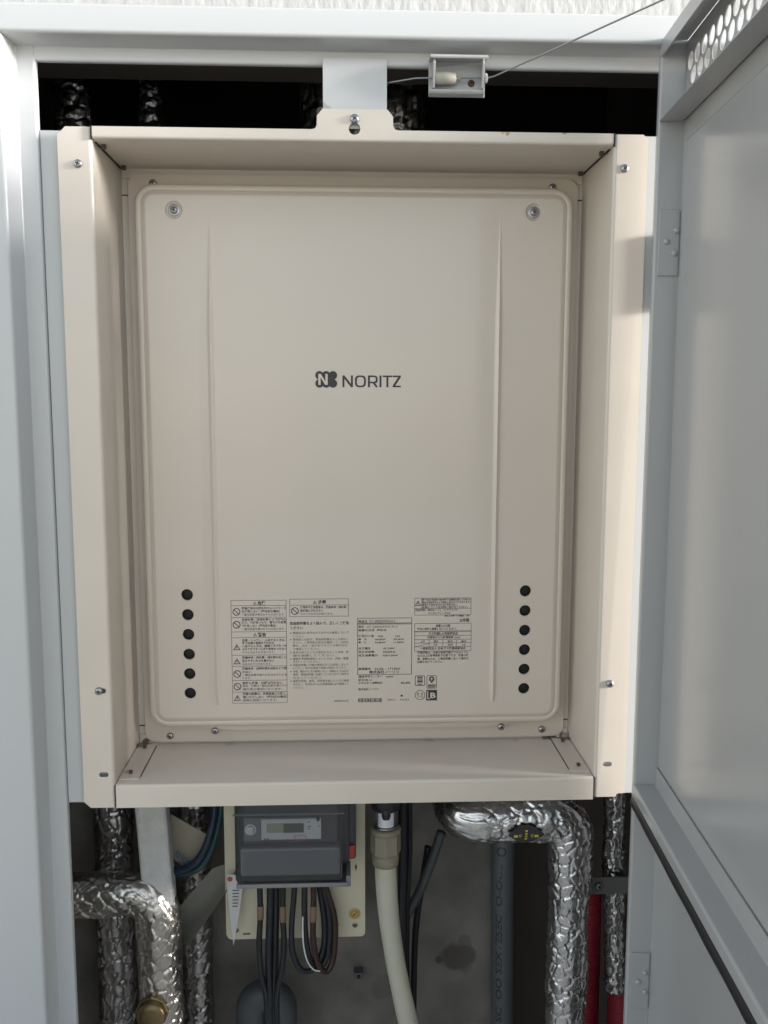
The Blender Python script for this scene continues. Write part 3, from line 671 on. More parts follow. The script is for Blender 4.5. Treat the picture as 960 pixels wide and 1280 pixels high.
outline(b, rrect(a[0], c[0], c[1], a[1], .0018), rrect(a[0]+.0006, c[0]-.0006, c[1]+.0006, a[1]-.0006, .0012), PY, 0)
mx = (a[0]+c[0])/2; stroke_poly(b, circ(mx, a[1]-.0042, .0031, 16), PY, 2); quad(b, mx-.0004, mx+.0004, a[1]-.0061, a[1]-.0022, PY-3e-5, 3); quad(b, mx-.0017, mx+.0017, a[1]-.0044, a[1]-.0036, PY-4e-5, 3)
quad(b, mx-.0009, mx+.0009, a[1]-.0088, a[1]-.0071, PY, 2); quad(b, mx-.0040, mx+.0040, c[1]+.0012, c[1]+.0024, PY, 0); quad(b, mx-.0044, mx+.0044, c[1]+.0031, c[1]+.0046, PY, 0)
c = P2(525, 868.8); ring(b, c[0], c[1], .0051, .0057, PY, 0); text_mesh(b, 'P S', c[0]-.0033, c[1]+.0014, .0034, PY, c[0]+.0033, .01, 0); text_mesh(b, 'T G', c[0]-.0030, c[1]-.0018, .0034, PY, c[0]+.0030, .01, 0)
a = P2(532.8, 862.5); c = P2(546.2, 875.5); quad(b, a[0], c[0], c[1], a[1], PY, 2)
text_mesh(b, 'B', a[0]+.0046, (a[1]+c[1])/2-.0003, .0086, PY-4e-5, a[0]+.0106, .03, 3); quad(b, a[0]+.0012, a[0]+.0022, c[1]+.0018, a[1]-.0014, PY-4e-5, 3); quad(b, a[0]+.0022, a[0]+.0042, c[1]+.0018, c[1]+.0028, PY-4e-5, 3)
b.build('installation_print', INKS+[BEIGE], wh)

# ================================================================ DOOR
DZ0, DZ1, PAN, DLEN = 0.06, 1.729, 0.0235, 0.62
door = thing('closet_door', 'white steel closet door standing open with perforated vent strip along its top', 'door', (0.3225, -0.030, 0))
door.rotation_euler = (0, 0, R(-94.4))
hl = []
for k in range(29):
    hl.append(circ(0.012+k*0.0202, 1.7065, 0.0080, 20)); hl.append(circ(0.0222+k*0.0202, 1.6915, 0.0080, 20))
plate('skin', [(-.0012, DZ0), (DLEN, DZ0), (DLEN, DZ1-.0012), (-.0012, DZ1-.0012)], hl, 0.0, 0.0010, WHITE_SHADE, door)
def dsheet(name, prof, th, axis, a0, a1, m=WHITE_SHADE, rad=0.0015): return sheet(name, prof, th, axis, a0, a1, m, door, rad)
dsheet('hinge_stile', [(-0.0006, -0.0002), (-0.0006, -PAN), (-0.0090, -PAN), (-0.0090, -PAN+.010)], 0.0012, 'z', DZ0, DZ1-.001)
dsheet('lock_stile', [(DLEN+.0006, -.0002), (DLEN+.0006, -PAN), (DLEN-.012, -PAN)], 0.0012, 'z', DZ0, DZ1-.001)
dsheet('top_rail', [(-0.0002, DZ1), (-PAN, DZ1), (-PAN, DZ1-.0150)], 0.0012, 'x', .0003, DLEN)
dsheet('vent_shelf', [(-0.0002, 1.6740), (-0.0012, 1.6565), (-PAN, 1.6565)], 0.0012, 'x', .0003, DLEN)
dsheet('liner_board', [(-0.0008, 1.6360), (-0.0016, 1.6340), (-0.0016, 1.0260), (-0.0008, 1.0240)], 0.0008, 'x', .012, DLEN-.012, WHITE_SHADE, 0.0005)
mid = dsheet('middle_rail', [(-0.0012, 1.0220), (-0.0018, 1.0030), (-PAN-.002, 1.0040), (-PAN-.002, 0.9930)], 0.0014, 'x', .0003, DLEN, WHITE_SHADE, 0.002)
bgk = MB(); 
gp = [Vector((0.0003+u*.01, -PAN+.0035, 0.9845+0.0004*math.sin(u*.7))) for u in range(62)]
bgk.tube(gp, 0.0078, 14, disp=lambda p, t, i: -0.0012*(1 if 0.4 < (t % 3.14) < 0.9 else 0)); bgk.build('gasket', RUBBER, mid)
dsheet('bottom_rail', [(-0.0002, DZ0), (-PAN, DZ0), (-PAN, DZ0+.015)], 0.0012, 'x', .0003, DLEN)
def hinge(z0, z1, bolts):
    p = MB().box(0.0003, 0.0018, -0.0205, -0.0012, z0, z1, 0.0005).build('hinge_plate', WHITE_SHADE, door)
    for yy, zz in bolts:
        bb = MB(); bb.lathe([(.0030, 0), (.0030, .0008), (.0024, .0016), (.0012, .0020), (.0002, .0021)], (0, 0, 0), 'x', 14)
        o = bb.build('bolt', WHITE_SHADE, p); o.location = (0.0018, yy, zz)
hinge(1.5144, 1.5760, [(-0.0040, 1.5563), (-0.0130, 1.5462), (-0.0052, 1.5354)])
hinge(0.7558, 0.8185, [(-0.0055, 0.7963), (-0.0125, 0.7861), (-0.0050, 0.7749)])
for zc in (1.522, 0.787):     # hinge knuckle joining stile and jamb
    bb = MB(); bb.lathe([(.0075, -.036), (.0075, -.0155), (.0070, -.015), (.0075, -.0145), (.0075, .0145), (.0070, .015), (.0075, .0155), (.0075, .036)], (-0.019, -0.004, zc), 'z', 18)
    bb.box(-0.0285, -0.020, -0.005, -0.002, zc-.036, zc+.036); bb.build('hinge_knuckle', WHITE_SHADE, door)

# ================================================================ DOOR-STAY BRACKET AND WIRE
br = thing('cable_bracket', 'small grey white plastic cable guide clipped above the water heater', 'bracket', (0, 0, 0))
BX0, BX1, BZ0, BZ1 = 0.0832, 0.1368, 0.6822+1, 1.7142
MB().box(BX0, BX1, -0.0058, -0.0040, BZ0, BZ1, .0005).build('back_plate', BRKT, br)
sheet('hood', [(-0.0060, BZ1), (-0.0230, BZ1-.0002), (-0.0275, BZ1-.0035)], .0014, 'x', BX0, BX1, BRKT, br, .003)
sheet('trough', [(-0.0060, BZ0+.0008), (-0.0135, BZ0+.0012), (-0.0155, BZ0+.0032)], .0014, 'x', BX0, BX1-.002, BRKT, br, .003)
for x in (BX0+.0030, BX1-.0046):
    plate('cheek', [(-0.0165, BZ0+.0050), (-0.0062, BZ0+.0030), (-0.0062, BZ1-.002), (-0.0220, BZ1-.002), (-0.0255, BZ1-.008)], [], x, x+.0018, BRKT, br, Matrix(((0, 1, 0, 0), (1, 0, 0, 0), (0, 0, 1, 0), (0, 0, 0, 1))))
bb = MB(); bb.lathe([(.0058, 0), (.0058, .019), (.0046, .0195), (.0018, .020), (.0018, .024)], (BX0+.0054, -0.0130, BZ0+.0145), 'x', 20); bb.build('roller', BRKT_I, br)
screw(BX1-.0130, -0.0058, BZ0+.0125, .0032, br, RUST, rot=.5)
bb = MB(); bb.lathe([(.0045, 0), (.0045, .003), (.003, .004)], (BX1-.0025, -0.0130, BZ0+.0150), 'x', 16); bb.build('cable_eye', BRKT, br)
wire = MB()
dl = door.rotation_euler.z
def doorpt(u, yv, z): return Vector((0.3225+u*math.cos(dl)-yv*math.sin(dl), -0.030+u*math.sin(dl)+yv*math.cos(dl), z))
wpts = [Vector((0.020, 0.012, 1.6945)), Vector((0.0455, 0.000, 1.6960)), Vector((0.07, -0.010, 1.6972)), Vector((BX0+.01, -0.0130, 1.6970)), Vector((BX1, -0.0130, 1.6972)), Vector((BX1+.008, -0.0145, 1.6988)), doorpt(0.125, -0.012, DZ1+.004)]
wire.tube(dense(wpts, .01), 0.00085, 8)
tag(wire.build('stay_wire', STEEL_D), 'thin steel wire running from the bracket up to the door top', 'wire')

# ================================================================ PIPES AND CABLES
def foil_pipe(path, rad, seed, step=0.0018, nseg=116, cell=0.0148, amp=0.0019):
    path = dense(path, step); off = Vector((seed*3.17, seed*1.7, seed*0.9))
    rnd = {}
    def disp(p, t, i):
        q = p/cell+off
        ds, ps = noise.voronoi(q)
        e = ds[1]-ds[0]
        kx_ = (round(ps[0].x, 3), round(ps[0].y, 3), round(ps[0].z, 3))
        if kx_ not in rnd:
            rg = random.Random(hash(kx_)); rnd[kx_] = (Vector((rg.uniform(-1, 1), rg.uniform(-1, 1), rg.uniform(-1, 1))), rg.uniform(-.5, 1))
        tv, hv = rnd[kx_]
        ds2, ps2 = noise.voronoi(q*2.3+Vector((5, 1, 2)))
        crease = -1.25*max(0, 1-e/0.085)
        tilt = 0.85*tv.dot(q-ps[0])
        return amp*(crease+tilt+0.3*hv+0.30*(ds2[1]-ds2[0])-0.1) + 0.0025*noise.noise(p*18+off)
    b = MB(); b.tube(path, rad, nseg, disp=disp); return b
def V3(px, py, Y): return at(px, py, Y)
G = 'foil wrapped pipes in the closet'
def foil(name_label, path, rad, seed, m=None, **k):
    o = foil_pipe(path, rad, seed, **k).build('insulated_pipe', m or FOIL)
    for p in o.data.polygons: p.use_smooth = True
    return tag(o, name_label, 'pipe', G)
# right elbow: comes forward, turns right, then drops
foil('thick silver foil pipe bending from horizontal down beside the blue grey pipe', fillet([Vector((0.146, 0.285, 0.898)), Vector((0.143, 0.150, 0.886)), Vector((0.2815, 0.150, 0.8875)), Vector((0.2795, 0.150, 0.35))], [0.026, 0.032], 14), lambda t: 0.0305-0.0055*sstep(.25, .42, t), 1)
foil('slim foil pipe held by a steel clamp beside the open door', fillet([Vector((0.352, 0.21, 1.02)), Vector((0.355, 0.21, 0.80)), Vector((0.362, 0.205, 0.615))], .05, 6), 0.0145, 2, nseg=56, cell=.010)
foil('foil pipe elbow coming from the closet side wall under the white foam', fillet([Vector((-0.46, 0.15, 0.788)), Vector((-0.229, 0.15, 0.800)), Vector((-0.2235, 0.15, 0.35))], [0.034], 14), 0.0272, 3, FOIL_B)
foil('dull vertical foil pipe standing behind the foil elbow', [Vector((-0.300, 0.235, 1.01)), Vector((-0.303, 0.235, 0.35))], 0.0250, 4, FOIL_D)
foil('slim vertical foil pipe between the white foam and the meter board', [Vector((-0.196, 0.25, 1.01)), Vector((-0.198, 0.25, 0.80)), Vector((-0.1965, 0.25, 0.35))], 0.0200, 5, FOIL_D, nseg=64)
# pipes seen through the gap above the heater
foil('narrow foil pipe in the dark gap above the heater, near the jamb', [Vector((-0.350, 0.36, 1.58)), Vector((-0.350, 0.36, 2.0))], 0.025, 6, FOIL, nseg=64)
foil('thin foil pipe in the dark gap above the heater, away from the jamb', [Vector((-0.252, 0.37, 1.58)), Vector((-0.252, 0.37, 2.0))], 0.016, 7, FOIL, nseg=48, cell=.009)
foil('wide foil wrapped exhaust duct rising behind the white tab', [Vector((0.030, 0.30, 1.64)), Vector((0.030, 0.30, 2.0))], 0.082, 8, FOIL, nseg=160, cell=.024, amp=.0032, step=.003)

# black and yellow valve sticker on the foil elbow
vt = thing('valve_sticker', 'black sticker with yellow arrows wrapped on the foil elbow', 'sticker')
sp = []
for k in range(36):
    t = 2*math.pi*k/36; cxx = math.cos(t); szz = math.sin(t)
    sp.append((0.0215*cxx*(1 if abs(szz) < .5 else .96), 0.0132*szz*(1-0.55*abs(cxx)**2.2)+0.0008))
def wrap(x, z): return (0.2185+x, 0.150-math.sqrt(max(0, .0342**2-(0.887-0.8775-z)**2)), 0.8775+z)
b = MB(); b.add([wrap(0, 0)]+[wrap(*p) for p in sp]+[wrap(p[0]*.5, p[1]*.5) for p in sp], [(1+i, 1+(i+1) % 36, 37+(i+1) % 36, 37+i) for i in range(36)]+[(37+i, 37+(i+1) % 36, 0) for i in range(36)], 0, True)
st_o = b.build('sticker_film', INK, vt)
b = MB()
for x, zz in ((0, .0062), (0, .0024), (0, -.0014), (0, -.0052)): b.add([wrap(x+dx, zz+dz) for dx, dz in ((-.0014, -.0012), (.0014, -.0012), (.0014, .0012), (-.0014, .0012))], [(0, 1, 2, 3)])
for sx in (-1, 1):
    b.add([wrap(sx*.0125+dx, -.0012+dz) for dx, dz in ((-.0024, -.0018), (.0024, -.0018), (.0024, .0018), (-.0024, .0018))], [(0, 1, 2, 3)])
    for a_, c_ in (((-.0016, .002), (0, -.0024)), ((0, -.0024), (.0016, .002)), ((-.0016, .002), (.0016, .002))):
        p = Vector(a_); q = Vector(c_); n = Vector((-(q-p).y, (q-p).x)).normalized()*.0003
        b.add([wrap(sx*.0072+k.x, -.001+k.y) for k in (p-n, q-n, q+n, p+n)], [(0, 1, 2, 3)])
b.v = [(x, y-.0006, z) for x, y, z in b.v]; b.build('sticker_print', YEL, vt)

# steel clamp
cl = thing('pipe_clamp', 'dull steel strap bracket holding the slim foil pipe', 'clamp')
MB().box(0.313, 0.40, 0.1885, 0.1910, 0.7585, 0.7815, .0008).build('strap', CLAMP, cl)
MB().box(0.308, 0.3115, 0.1885, 0.30, 0.7585, 0.7815, .0008).build('arm', CLAMP, cl)
screw(0.330, 0.1885, 0.770, .0055, cl, STEEL_D, name='bolt')

# red corrugated conduits
def corr(path, r, pitch, amp):
    path = dense(path, pitch/4)
    b = MB(); b.tube(path, r, 28, disp=lambda p, t, i: amp*math.sin(i*math.pi/2)); return b
tag(corr(fillet([Vector((0.337, 0.26, 0.735)), Vector((0.338, 0.26, 0.60)), Vector((0.338, 0.26, 0.35))], .05), .0175, .0034, .0006).build('corrugated_conduit', REDP), 'red ribbed conduit rising between the two foil pipes', 'conduit')
tag(corr(fillet([Vector((0.371, 0.212, 0.632)), Vector((0.3715, 0.212, 0.56)), Vector((0.368, 0.212, 0.35))], .05), .0165, .0034, .0006).build('corrugated_conduit', REDP), 'red ribbed conduit below the end of the slim foil pipe', 'conduit')

# blue-grey PVC pipe with printing
pv = thing('pvc_pipe', 'dark blue grey plastic pipe with printed letters against the concrete', 'pipe', (0, 0, 0))
pxc, pyc, prad = 0.2205, 0.274, 0.0162
b = MB(); b.tube([Vector((pxc-.003, pyc, 1.0)), Vector((pxc, pyc, 0.70)), Vector((pxc+.006, pyc, 0.30))], prad, 32); b.build('pipe_wall', PVC, pv)
b = MB(); text_mesh(b, 'SC  OO SEXVESEC  O-OUS', 0, 0, 0.0125, 0, 0.235, .02)
vv = []
for x, y, z in b.v:
    zz = 0.530+x; k = pxc+(0.006*(0.70-zz)/.4 if zz < .7 else 0); a_ = -z/prad-0.5   # run the line up the pipe
    vv.append((k+(prad+.0002)*math.sin(a_), pyc-(prad+.0002)*math.cos(a_), zz))
b.v = vv; b.build('pipe_print', INK, pv)
b = MB(); ring(b, 0, 0, .0050, .0066, 0)
b.v = [(pxc-.001+(prad+.0003)*math.sin(x/prad-.3), pyc-(prad+.0003)*math.cos(x/prad-.3), 0.783+z) for x, y, z in b.v]; b.build('pipe_print', INK, pv)

# white foam strip
o = MB().box(-0.0185, 0.0185, -0.014, 0.016, -0.10, 0.16, .006, seg=3).build('foam_strip', FOAM); o.location = (-0.2300, 0.150, 0.880); o.rotation_euler = (0, R(-3), 0)
me = o.data
for v in me.vertices:
    if v.co.z < 0: v.co.z += 0.016*(0.4-v.co.x/0.0185) 
    v.co.x += .0015*noise.noise(v.co*60)
tag(o, 'white foam insulation strip hanging above the foil elbow', 'foam strip')

# blue and teal hoses
HG = 'thin hoses beside the meter board'
for m, dx, lab, dy in ((HOSE_B, 0, 'dark blue thin hose curving behind the white foam strip', 0), (HOSE_T, .007, 'teal thin hose running alongside the dark blue hose', .006)):
    b = MB(); b.tube(spline([(-0.157+dx, 0.165+dy, 1.0), (-0.157+dx, 0.16+dy, 0.93), (-0.159+dx, 0.155+dy, 0.885), (-0.173+dx, 0.15+dy, 0.845-dx*.6), (-0.198+dx, 0.155+dy, 0.823-dx), (-0.245, 0.175+dy, 0.815-dx)], 10), 0.0047, 14)
    tag(b.build('thin_hose', m), lab, 'hose', HG)

# kraft tag with blue print, film sleeve, hanging paper slip
def sheet_quad(name, c4, m, bend, label, cat, nx=14, nz=14, th=.0005):
    c = [Vector(p) for p in c4]; vs = []; nrm = (c[1]-c[0]).cross(c[3]-c[0]).normalized()
    for s in (0, 1):
        for j in range(nz+1):
            for i in range(nx+1):
                u_, v_ = i/nx, j/nz; p = c[0].lerp(c[1], u_).lerp(c[3].lerp(c[2], u_), v_)
                vs.append(p+nrm*(bend*math.sin(math.pi*u_)*math.sin(math.pi*(.3+.6*v_))+.002*noise.noise(p*40)+s*th))
    N = (nx+1)*(nz+1); fs = []
    for s in (0, 1):
        for j in range(nz):
            for i in range(nx): a_ = s*N+j*(nx+1)+i; fs.append((a_, a_+1, a_+nx+2, a_+nx+1))
    b = MB(); b.add(vs, fs, 0, True); o = b.build(name, m); return tag(o, label, cat)
kt = sheet_quad('paper_tag', [V3(211, 1068, .172), V3(246, 1100, .170), V3(264, 1046, .172), V3(214, 1018, .174)], KRAFT, -.002, 'brown paper tag with blue print tucked behind the blue hose', 'tag')
b = MB()
text_mesh(b, 'OVOO', 0, 0, .0135, 0, .024, .02, rot=0)
u_ = (V3(246, 1100, .166)-V3(211, 1068, .166)).normalized(); v_ = (V3(230, 1035, .166)-V3(222, 1065, .166)).normalized(); o_ = V3(220, 1066, .1645)
b.v = [o_+u_*x*1.05+v_*z for x, y, z in b.v]; b.v = [tuple(p) for p in b.v]; b.build('tag_print', BLUEINK, kt)
sheet_quad('plastic_film', [V3(176, 1190, .178), V3(236, 1182, .165), V3(311, 1075, .150), V3(266, 1085, .165)], FILM, -.012, 'crumpled grey green plastic film between the foil elbow and meter board', 'film')
ps_ = plate('paper_slip', [(p.x, p.z) for p in (V3(284, 1093, .143), V3(300, 1094, .143), V3(303.5, 1108, .143), V3(300, 1135, .143), V3(292, 1182, .143), V3(288, 1150, .143), V3(284, 1112, .143))], [], .143, .1434, PAPER)
tag(ps_, 'narrow white paper slip hanging on the edge of the meter board', 'paper slip')
b = MB()
for k in range(6): p = V3(290.5, 1113+k*4, .1427); quad(b, p.x, p.x+.0085-.0004*k, p.z-.0007, p.z+.0007, p.y)
c = V3(287.5, 1099, .1427); b.add([(p[0], .1427, p[1]) for p in circ(c.x, c.z, .0032, 14)], [tuple(range(14))], 1); b.build('slip_print', [INK_L, REDC], ps_)

# ---------------------------------------------------------------- meter board and meter
mb_ = thing('meter_board', 'cream plastic mounting board fixed to the concrete behind the electricity meter', 'board')
MBX0, MBX1 = -0.1455, 0.0262
plate('backing_plate', rrect(MBX0, MBX1, 0.7275, 0.985, .006), [slot(-0.1215, 0.7345, .0095, .003), slot(-0.0115, 0.7345, .0095, .003), circ(-0.1345, 0.7395, .0034, 16), circ(0.0135, 0.7425, .0034, 16), slot(0.0148, 0.8195, .003, .0085)], .158, .166, BOARD, mb_)
sheet('rim', [(MBX0+.001, .1578), (MBX0-.0006, .1578), (MBX0-.0006, .19)], .0012, 'z', .7335, .985, BOARD, mb_, .0006)
MB().box(MBX0+.004, MBX1-.004, .1668, .1998, .7325, .985).build('core', CONC_D, mb_)
for x, z in ((-0.1345, 0.7395), (0.0135, 0.7425)): screw(x, .1605, z, .0030, mb_, STEEL_D)
sp_ = MB(); sp_.lathe([(.0072, 0), (.0072, .0006), (.0066, .0010), (.0058, .0007), (.0045, .0007)], (0.0132, 0.158, 0.758), 'y', 26); sl = sp_.build('seal_sticker', GOLD, mb_)
b = MB(); ring(b, 0.0132, 0.758, .0042, .0047, .1571); line2(b, (0.0107, 0.7555), (0.0157, 0.7605), .0008, .1571); line2(b, (.0135, .7575), (.0107, .7555), .0012, .15705); b.build('seal_mark', INK_G, sl)
b = MB(); c = (-0.0115, 0.743)
for k in range(3): b.add([(c[0]+.0052*math.cos(t)*(1-.2*k)-.001*k, .1577-k*2e-5, c[1]+.0024*math.sin(t+.5)-.0008*k) for t in [2*math.pi*i/14 for i in range(14)]], [tuple(range(14))])
b.build('red_stamp', PINK, mb_)

em = thing('electricity_meter', 'grey electricity meter with small display under a smoky clear cover', 'meter')
EX0, EX1, EZ0, EZ1 = -0.1285, 0.0045, 0.8395, 0.985
MB().box(EX0+.004, EX1+.002, 0.118, 0.1572, EZ0+.006, EZ1, .003).build('base', METER_D, em)
MB().box(EX0+.008, EX1-.009, 0.0955, 0.1172, EZ0+.004, 0.8782, .003).build('terminal_cover', METER, em)
MB().box(EX0+.011, EX1-.011, 0.1045, 0.1172, 0.8792, EZ1, .002).build('body', METER_D, em)
fp = MB().box(-0.1165, -0.0260, 0.1022, 0.1042, 0.8845, 0.9125, .0005).build('face_plate', METER, em)
f2 = MB().box(-0.0960, -0.0265, 0.1004, 0.1020, 0.8865, 0.9115, .0005).build('label_plate', FACEP, em)
d_ = MB().box(-0.0895, -0.0465, 0.0992, 0.1002, 0.8955, 0.9065, .0004).build('display', LCD, em)
MB().box(-0.0700, -0.0467, 0.0984, 0.0991, 0.8956, 0.9064, .0002).build('display_shadow', mat('lcd_dark', (0.10, 0.10, 0.07), .3), d_)
b = MB()
for px_, py_, ww in ((384.5, 1027.5, 3), (385, 1033, 4), (385, 1036, 2.5), (396, 1026, 3), (397.5, 1032.5, 2)):
    p = at(px_, py_, .1); bq = MB(); quad(bq, p.x, p.x+ww*.0009, p.z-.0006, p.z+.0006, .1000); bq.build('meter_dash', INK_G, f2)
text_mesh(b, 'FP', at(330, 1049, .1).x, at(330, 1049.5, .1).z, .0042, .1000, at(337, 1049, .1).x, .01); b.build('meter_print', INK_G, f2)
b = MB(); p = at(368, 1044.5, .1); q = at(383, 1050.5, .1); frame_rule(b, p.x, q.x, q.z, p.z, .0006, .0999); b.build('red_box_print', REDC, f2)
b = MB(); ring(b, -0.1085, 0.8985, .0050, .0068, .1018); b.build('lens_ring', FACEP, em)
b = MB(); b.lathe([(.0046, 0), (.0046, .0016), (.0035, .0022)], (-0.1085, 0.1022, 0.8985), 'y', 20); b.build('sensor', FACEP, em)
b = MB(); ring(b, -0.1130, 0.8645, .0022, .0029, .1001); b.build('embossed_mark', FACEP, em)
b = MB(); b.lathe([(.0022, 0), (.0022, .0014), (.0014, .002)], (-0.0300, 0.1020, 0.9105), 'y', 14); b.build('button', HOLE, em)
# clear cover: shell with a thick rim, open at the back
bm = bmesh.new(); bmesh.ops.create_cube(bm, size=1)
for v in bm.verts: v.co = Vector((EX0+.003+(v.co.x+.5)*(EX1-EX0-.009), 0.0880+(v.co.y+.5)*.066, EZ0+.0005+(v.co.z+.5)*(EZ1-EZ0)))
bmesh.ops.bevel(bm, geom=[e for e in bm.edges if min(v.co.y for v in e.verts) < .09 or abs(e.verts[0].co.y-e.verts[1].co.y) > .01], offset=.004, segments=3, profile=.5, affect='EDGES')
me = bpy.data.meshes.new('clear_cover'); bm.to_mesh(me); bm.free(); link('clear_cover', me, CLEAR, em)
MB().box(EX0+.001, EX1-.004, .0905, .0925, 0.9205, 0.9228, .0008).build('cover_ridge', METER, em)
sheet('bottom_rim', [(.0885, EZ0-.001), (.0885, EZ0-.0055), (.15, EZ0-.0055)], .0018, 'x', EX0+.004, EX1+.0005, METER, em, .001)
MB().box(EX1-.0035, EX1+.010, .128, .1570, .8450, .985, .003).build('side_housing', METER_D, em)
MB().box(EX1+.0005, EX1+.0085, .1225, .1285, .8500, .8655, .001).build('seal_clip', REDC, em)
MB().box(EX1-.002, EX1+.0035, .0900, .1275, EZ0-.0075, EZ0+.006, .001).build('cover_lug', METER, em)

# cables under the meter
CG = 'cables under the electricity meter'
def cable(pts, r, m, label, sleeve=None, n=12):
    t = thing('power_cable', label, 'cable', (0, 0, 0), CG)
    P = spline(pts, 10); b = MB(); b.tube(P, r, n); b.build('jacket', m, t)
    if sleeve:
        i0 = min(range(len(P)), key=lambda i: abs(P[i].z-sleeve[0])+(0 if i < len(P)*.45 else 1)); i1 = min(range(len(P)), key=lambda i: abs(P[i].z-sleeve[1])+(0 if i < len(P)*.45 else 1))
        Q = P[min(i0, i1):max(i0, i1)+1]
        if len(Q) > 1: b = MB(); b.tube(dense(Q, .004), r*1.14, n); b.build('sleeve', COPPER, t)
    return t
YC = .125
def CP(px, py, Y=YC): return tuple(at(px, py, Y))
cable([CP(324, 1095), CP(325, 1120), CP(325.5, 1145), CP(324, 1180), CP(326, 1215), CP(333, 1250, .135), CP(333, 1300, .14)], .0036, CABLE, 'black cable with tan sleeve at the edge of the bundle dropping straight down', (at(325, 1131, YC).z, at(325, 1149, YC).z))
cable([CP(338, 1095, .128), CP(338, 1120, .128), CP(337, 1160, .13), CP(336, 1200, .132), CP(337, 1250, .137), CP(337, 1300, .14)], .0046, CABLE_B, 'thick navy cable in the middle of the bundle dropping straight down')
cable([CP(345, 1095, .132), CP(345, 1130, .132), CP(344, 1180, .135), CP(343, 1250, .139), CP(343, 1300, .142)], .0044, CABLE, 'black cable without sleeve in the bundle dropping straight down')
cable([CP(354, 1095), CP(353.5, 1120), CP(353.5, 1145), CP(355, 1180), CP(352, 1212), CP(346, 1245, .135), CP(347, 1300, .14)], .0036, CABLE, 'black cable with tan sleeve on the inner side of the straight bundle', (at(353, 1132, YC).z, at(353, 1151, YC).z))
cable([CP(369, 1095), CP(367, 1125), CP(364.5, 1160), CP(366, 1190), CP(376, 1212), CP(392, 1211, .13), CP(404, 1185, .135), CP(405, 1150, .138), CP(400, 1115, .14), CP(398, 1095, .14)], .0036, CABLE_B, 'navy cable forming the widest hanging loop')
cable([CP(381, 1095), CP(380.5, 1130), CP(381.5, 1165), CP(386, 1195), CP(396, 1210, .13), CP(409, 1195, .135), CP(412, 1150, .138), CP(404, 1112, .14), CP(401, 1095, .14)], .0038, CABLE, 'black cable looping up behind the maroon cable')
cable([CP(391, 1095), CP(392, 1120), CP(391.5, 1145), CP(392, 1180), CP(399, 1208), CP(409, 1214, .13), CP(417, 1195, .135), CP(418.5, 1150, .138), CP(410, 1118, .14), CP(402, 1095, .14)], .0037, CABLE_R, 'maroon cable with tan sleeve forming the lowest hanging loop', (at(392, 1131, YC).z, at(392, 1152, YC).z))
t = thing('thin_wire', 'thin white wire curving down beside the looped cables', 'wire', (0, 0, 0), CG)
b = MB(); b.tube(spline([CP(378.5, 1146, .119), CP(378.5, 1165, .119), CP(380, 1185, .119), CP(384.5, 1202, .119), CP(392, 1212, .12), CP(400, 1214, .122)], 8), .0009, 8); b.build('wire_jacket', WIREW, t)

# dark grey arched pipe at the bottom
b = MB(); b.tube(dense(fillet([Vector((-0.1238, .215, .33)), Vector((-0.1238, .215, .612)), Vector((-0.0828, .215, .613)), Vector((-0.0828, .215, .33))], .0195, 12), .01), .0198, 24)
tag(b.build('arched_pipe', PVC_D), 'dark grey pipe arching just above the lower edge behind the cables', 'pipe')
c = MB(); p = at(448, 1217, .29); c.box(p.x-.0065, p.x+.0065, .284, .2995, p.z-.0045, p.z+.0045, .001); c.box(p.x-.0022, p.x+.0026, .2825, .2838, p.z-.0025, p.z+.0020, mi=1)
tag(c.build('wall_clip', [PVC, HOLE]), 'small grey clip fixed on the concrete below the meter board', 'clip')

# ivory conduit with fitting
cd = thing('conduit', 'ivory conduit with taupe nut and dark rubber cap hanging beside the meter board', 'conduit')
cx_, cy_ = 0.0505, .135
b = MB(); b.tube(spline([(cx_, cy_, .845), (cx_+.0005, cy_, .82), (cx_+.004, cy_, .77), (cx_+.012, cy_, .71), (cx_+.0265, cy_, .635), (cx_+.045, cy_, .55), (cx_+.06, cy_, .45)], 8), lambda t: .0126+.0006*math.sin(t*9), 28); b.build('flexible_tube', CONDUIT, cd)
b = MB(); b.lathe([(.0135, -.003), (.0158, -.002), (.0166, .006), (.0166, .0125)], (cx_, cy_, .838), 'z', 28); b.build('collar', NUT, cd)
b = MB(); b.lathe([(.0172, 0), (.0184, .0015), (.0184, .0245), (.0172, .026)], (cx_, cy_, .8507), 'z', 8, sm=False); b.build('nut', NUT, cd)
b = MB(); b.lathe([(.0178, 0), (.0188, .0012), (.0188, .0042), (.0170, .0060), (.0135, .0062)], (cx_, cy_, .8772), 'z', 28); b.build('nut_lip', NUT, cd)
b = MB(); b.lathe([(.0138, 0), (.0148, .0006), (.0148, .0024), (.0138, .003)], (cx_, cy_, .8836), 'z', 28); b.build('metal_ring', STEEL, cd)
b = MB(); b.lathe([(.0125, 0), (.0125, .05)], (cx_, cy_, .887), 'z', 28); b.build('neck', METER, cd)
b = MB()
for i in range(9):
    pass
vs_ = []; N_ = 8
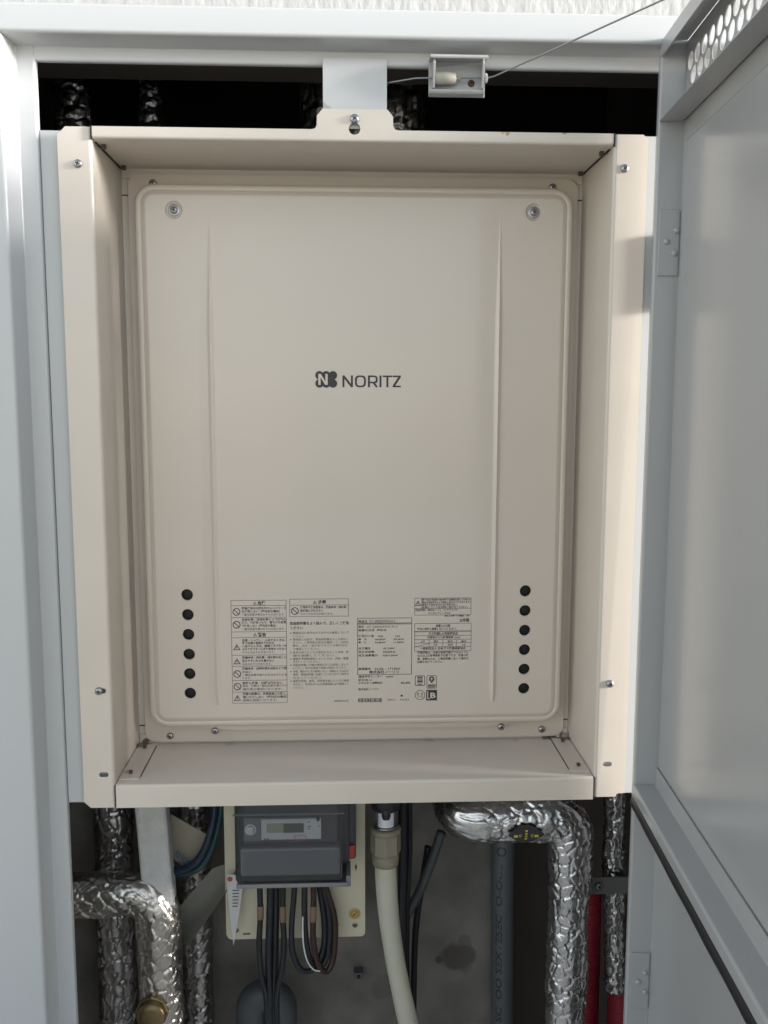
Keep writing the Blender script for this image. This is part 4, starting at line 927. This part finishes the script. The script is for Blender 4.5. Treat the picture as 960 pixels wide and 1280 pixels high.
for j in range(2):
    for i in range(N_+1):
        a_ = -0.80+1.6*i/N_; vs_.append((cx_+.0129*math.sin(a_), cy_-.0129*math.cos(a_), .8872+j*.0215))
b.add(vs_, [(i, i+1, N_+2+i, N_+1+i) for i in range(N_)], 0, True); b.build('metal_label', BARE, cd)
b = MB(); b.lathe([(.0140, -.003), (.0170, -.001), (.0185, .006), (.0185, .060)], (cx_, cy_, .9085), 'z', 28)
b.lathe([(.0001, -.006), (.0045, -.0055), (.0055, -.002), (.0055, .01)], (cx_, cy_-.0128, .9045), 'z', 16); b.build('rubber_cap', RUBBER, cd)

# black cables to the right of the conduit
KG = 'black lines hanging behind the conduit'
def line(pts, r, m, lab):
    b = MB(); b.tube(spline(pts, 8), r, 12); tag(b.build('hanging_cable', m), lab, 'cable', KG)
line([CP(504, 990, .20), CP(504, 1080, .20), CP(503, 1160, .20), CP(505, 1300, .21)], .0065, CABLE, 'thick black cable hanging straight behind the ivory conduit')
line([CP(512, 990, .22), CP(512, 1070, .22), CP(509, 1140, .22), CP(509, 1300, .225)], .0035, CABLE_B, 'thin navy cable hanging beside the thick black cable')
line([CP(552, 1040, .235), CP(540, 1075, .235), CP(524, 1115, .23), CP(506, 1150, .225), CP(500, 1180, .225), CP(502, 1300, .23)], .0062, PVC_D, 'grey black hose slanting down from the foil elbow to the cables')
line([CP(535, 1058, .25), CP(530, 1090, .25), CP(522, 1140, .25), CP(518, 1190, .25), CP(516, 1300, .25)], .0045, CABLE, 'black cable hanging behind the slanting hose')

# brass valve bonnet low on the left foil elbow
p = at(188, 1272, .112)
vb = thing('brass_valve', 'dull brass valve cap poking out of the foil elbow at the lower edge', 'valve', (0, 0, 0))
b = MB(); b.lathe([(.0165, 0), (.0175, .002), (.0175, .010), (.0160, .013), (.0090, .0145), (.0002, .015)], (p.x, p.y+.012, p.z), 'y', 24); b.build('bonnet', BRASS, vb)
b = MB(); b.lathe([(.0205, 0), (.0205, .003), (.0185, .0045)], (p.x, p.y+.0125, p.z), 'y', 8, sm=False); b.build('hex_flange', BRASS, vb)
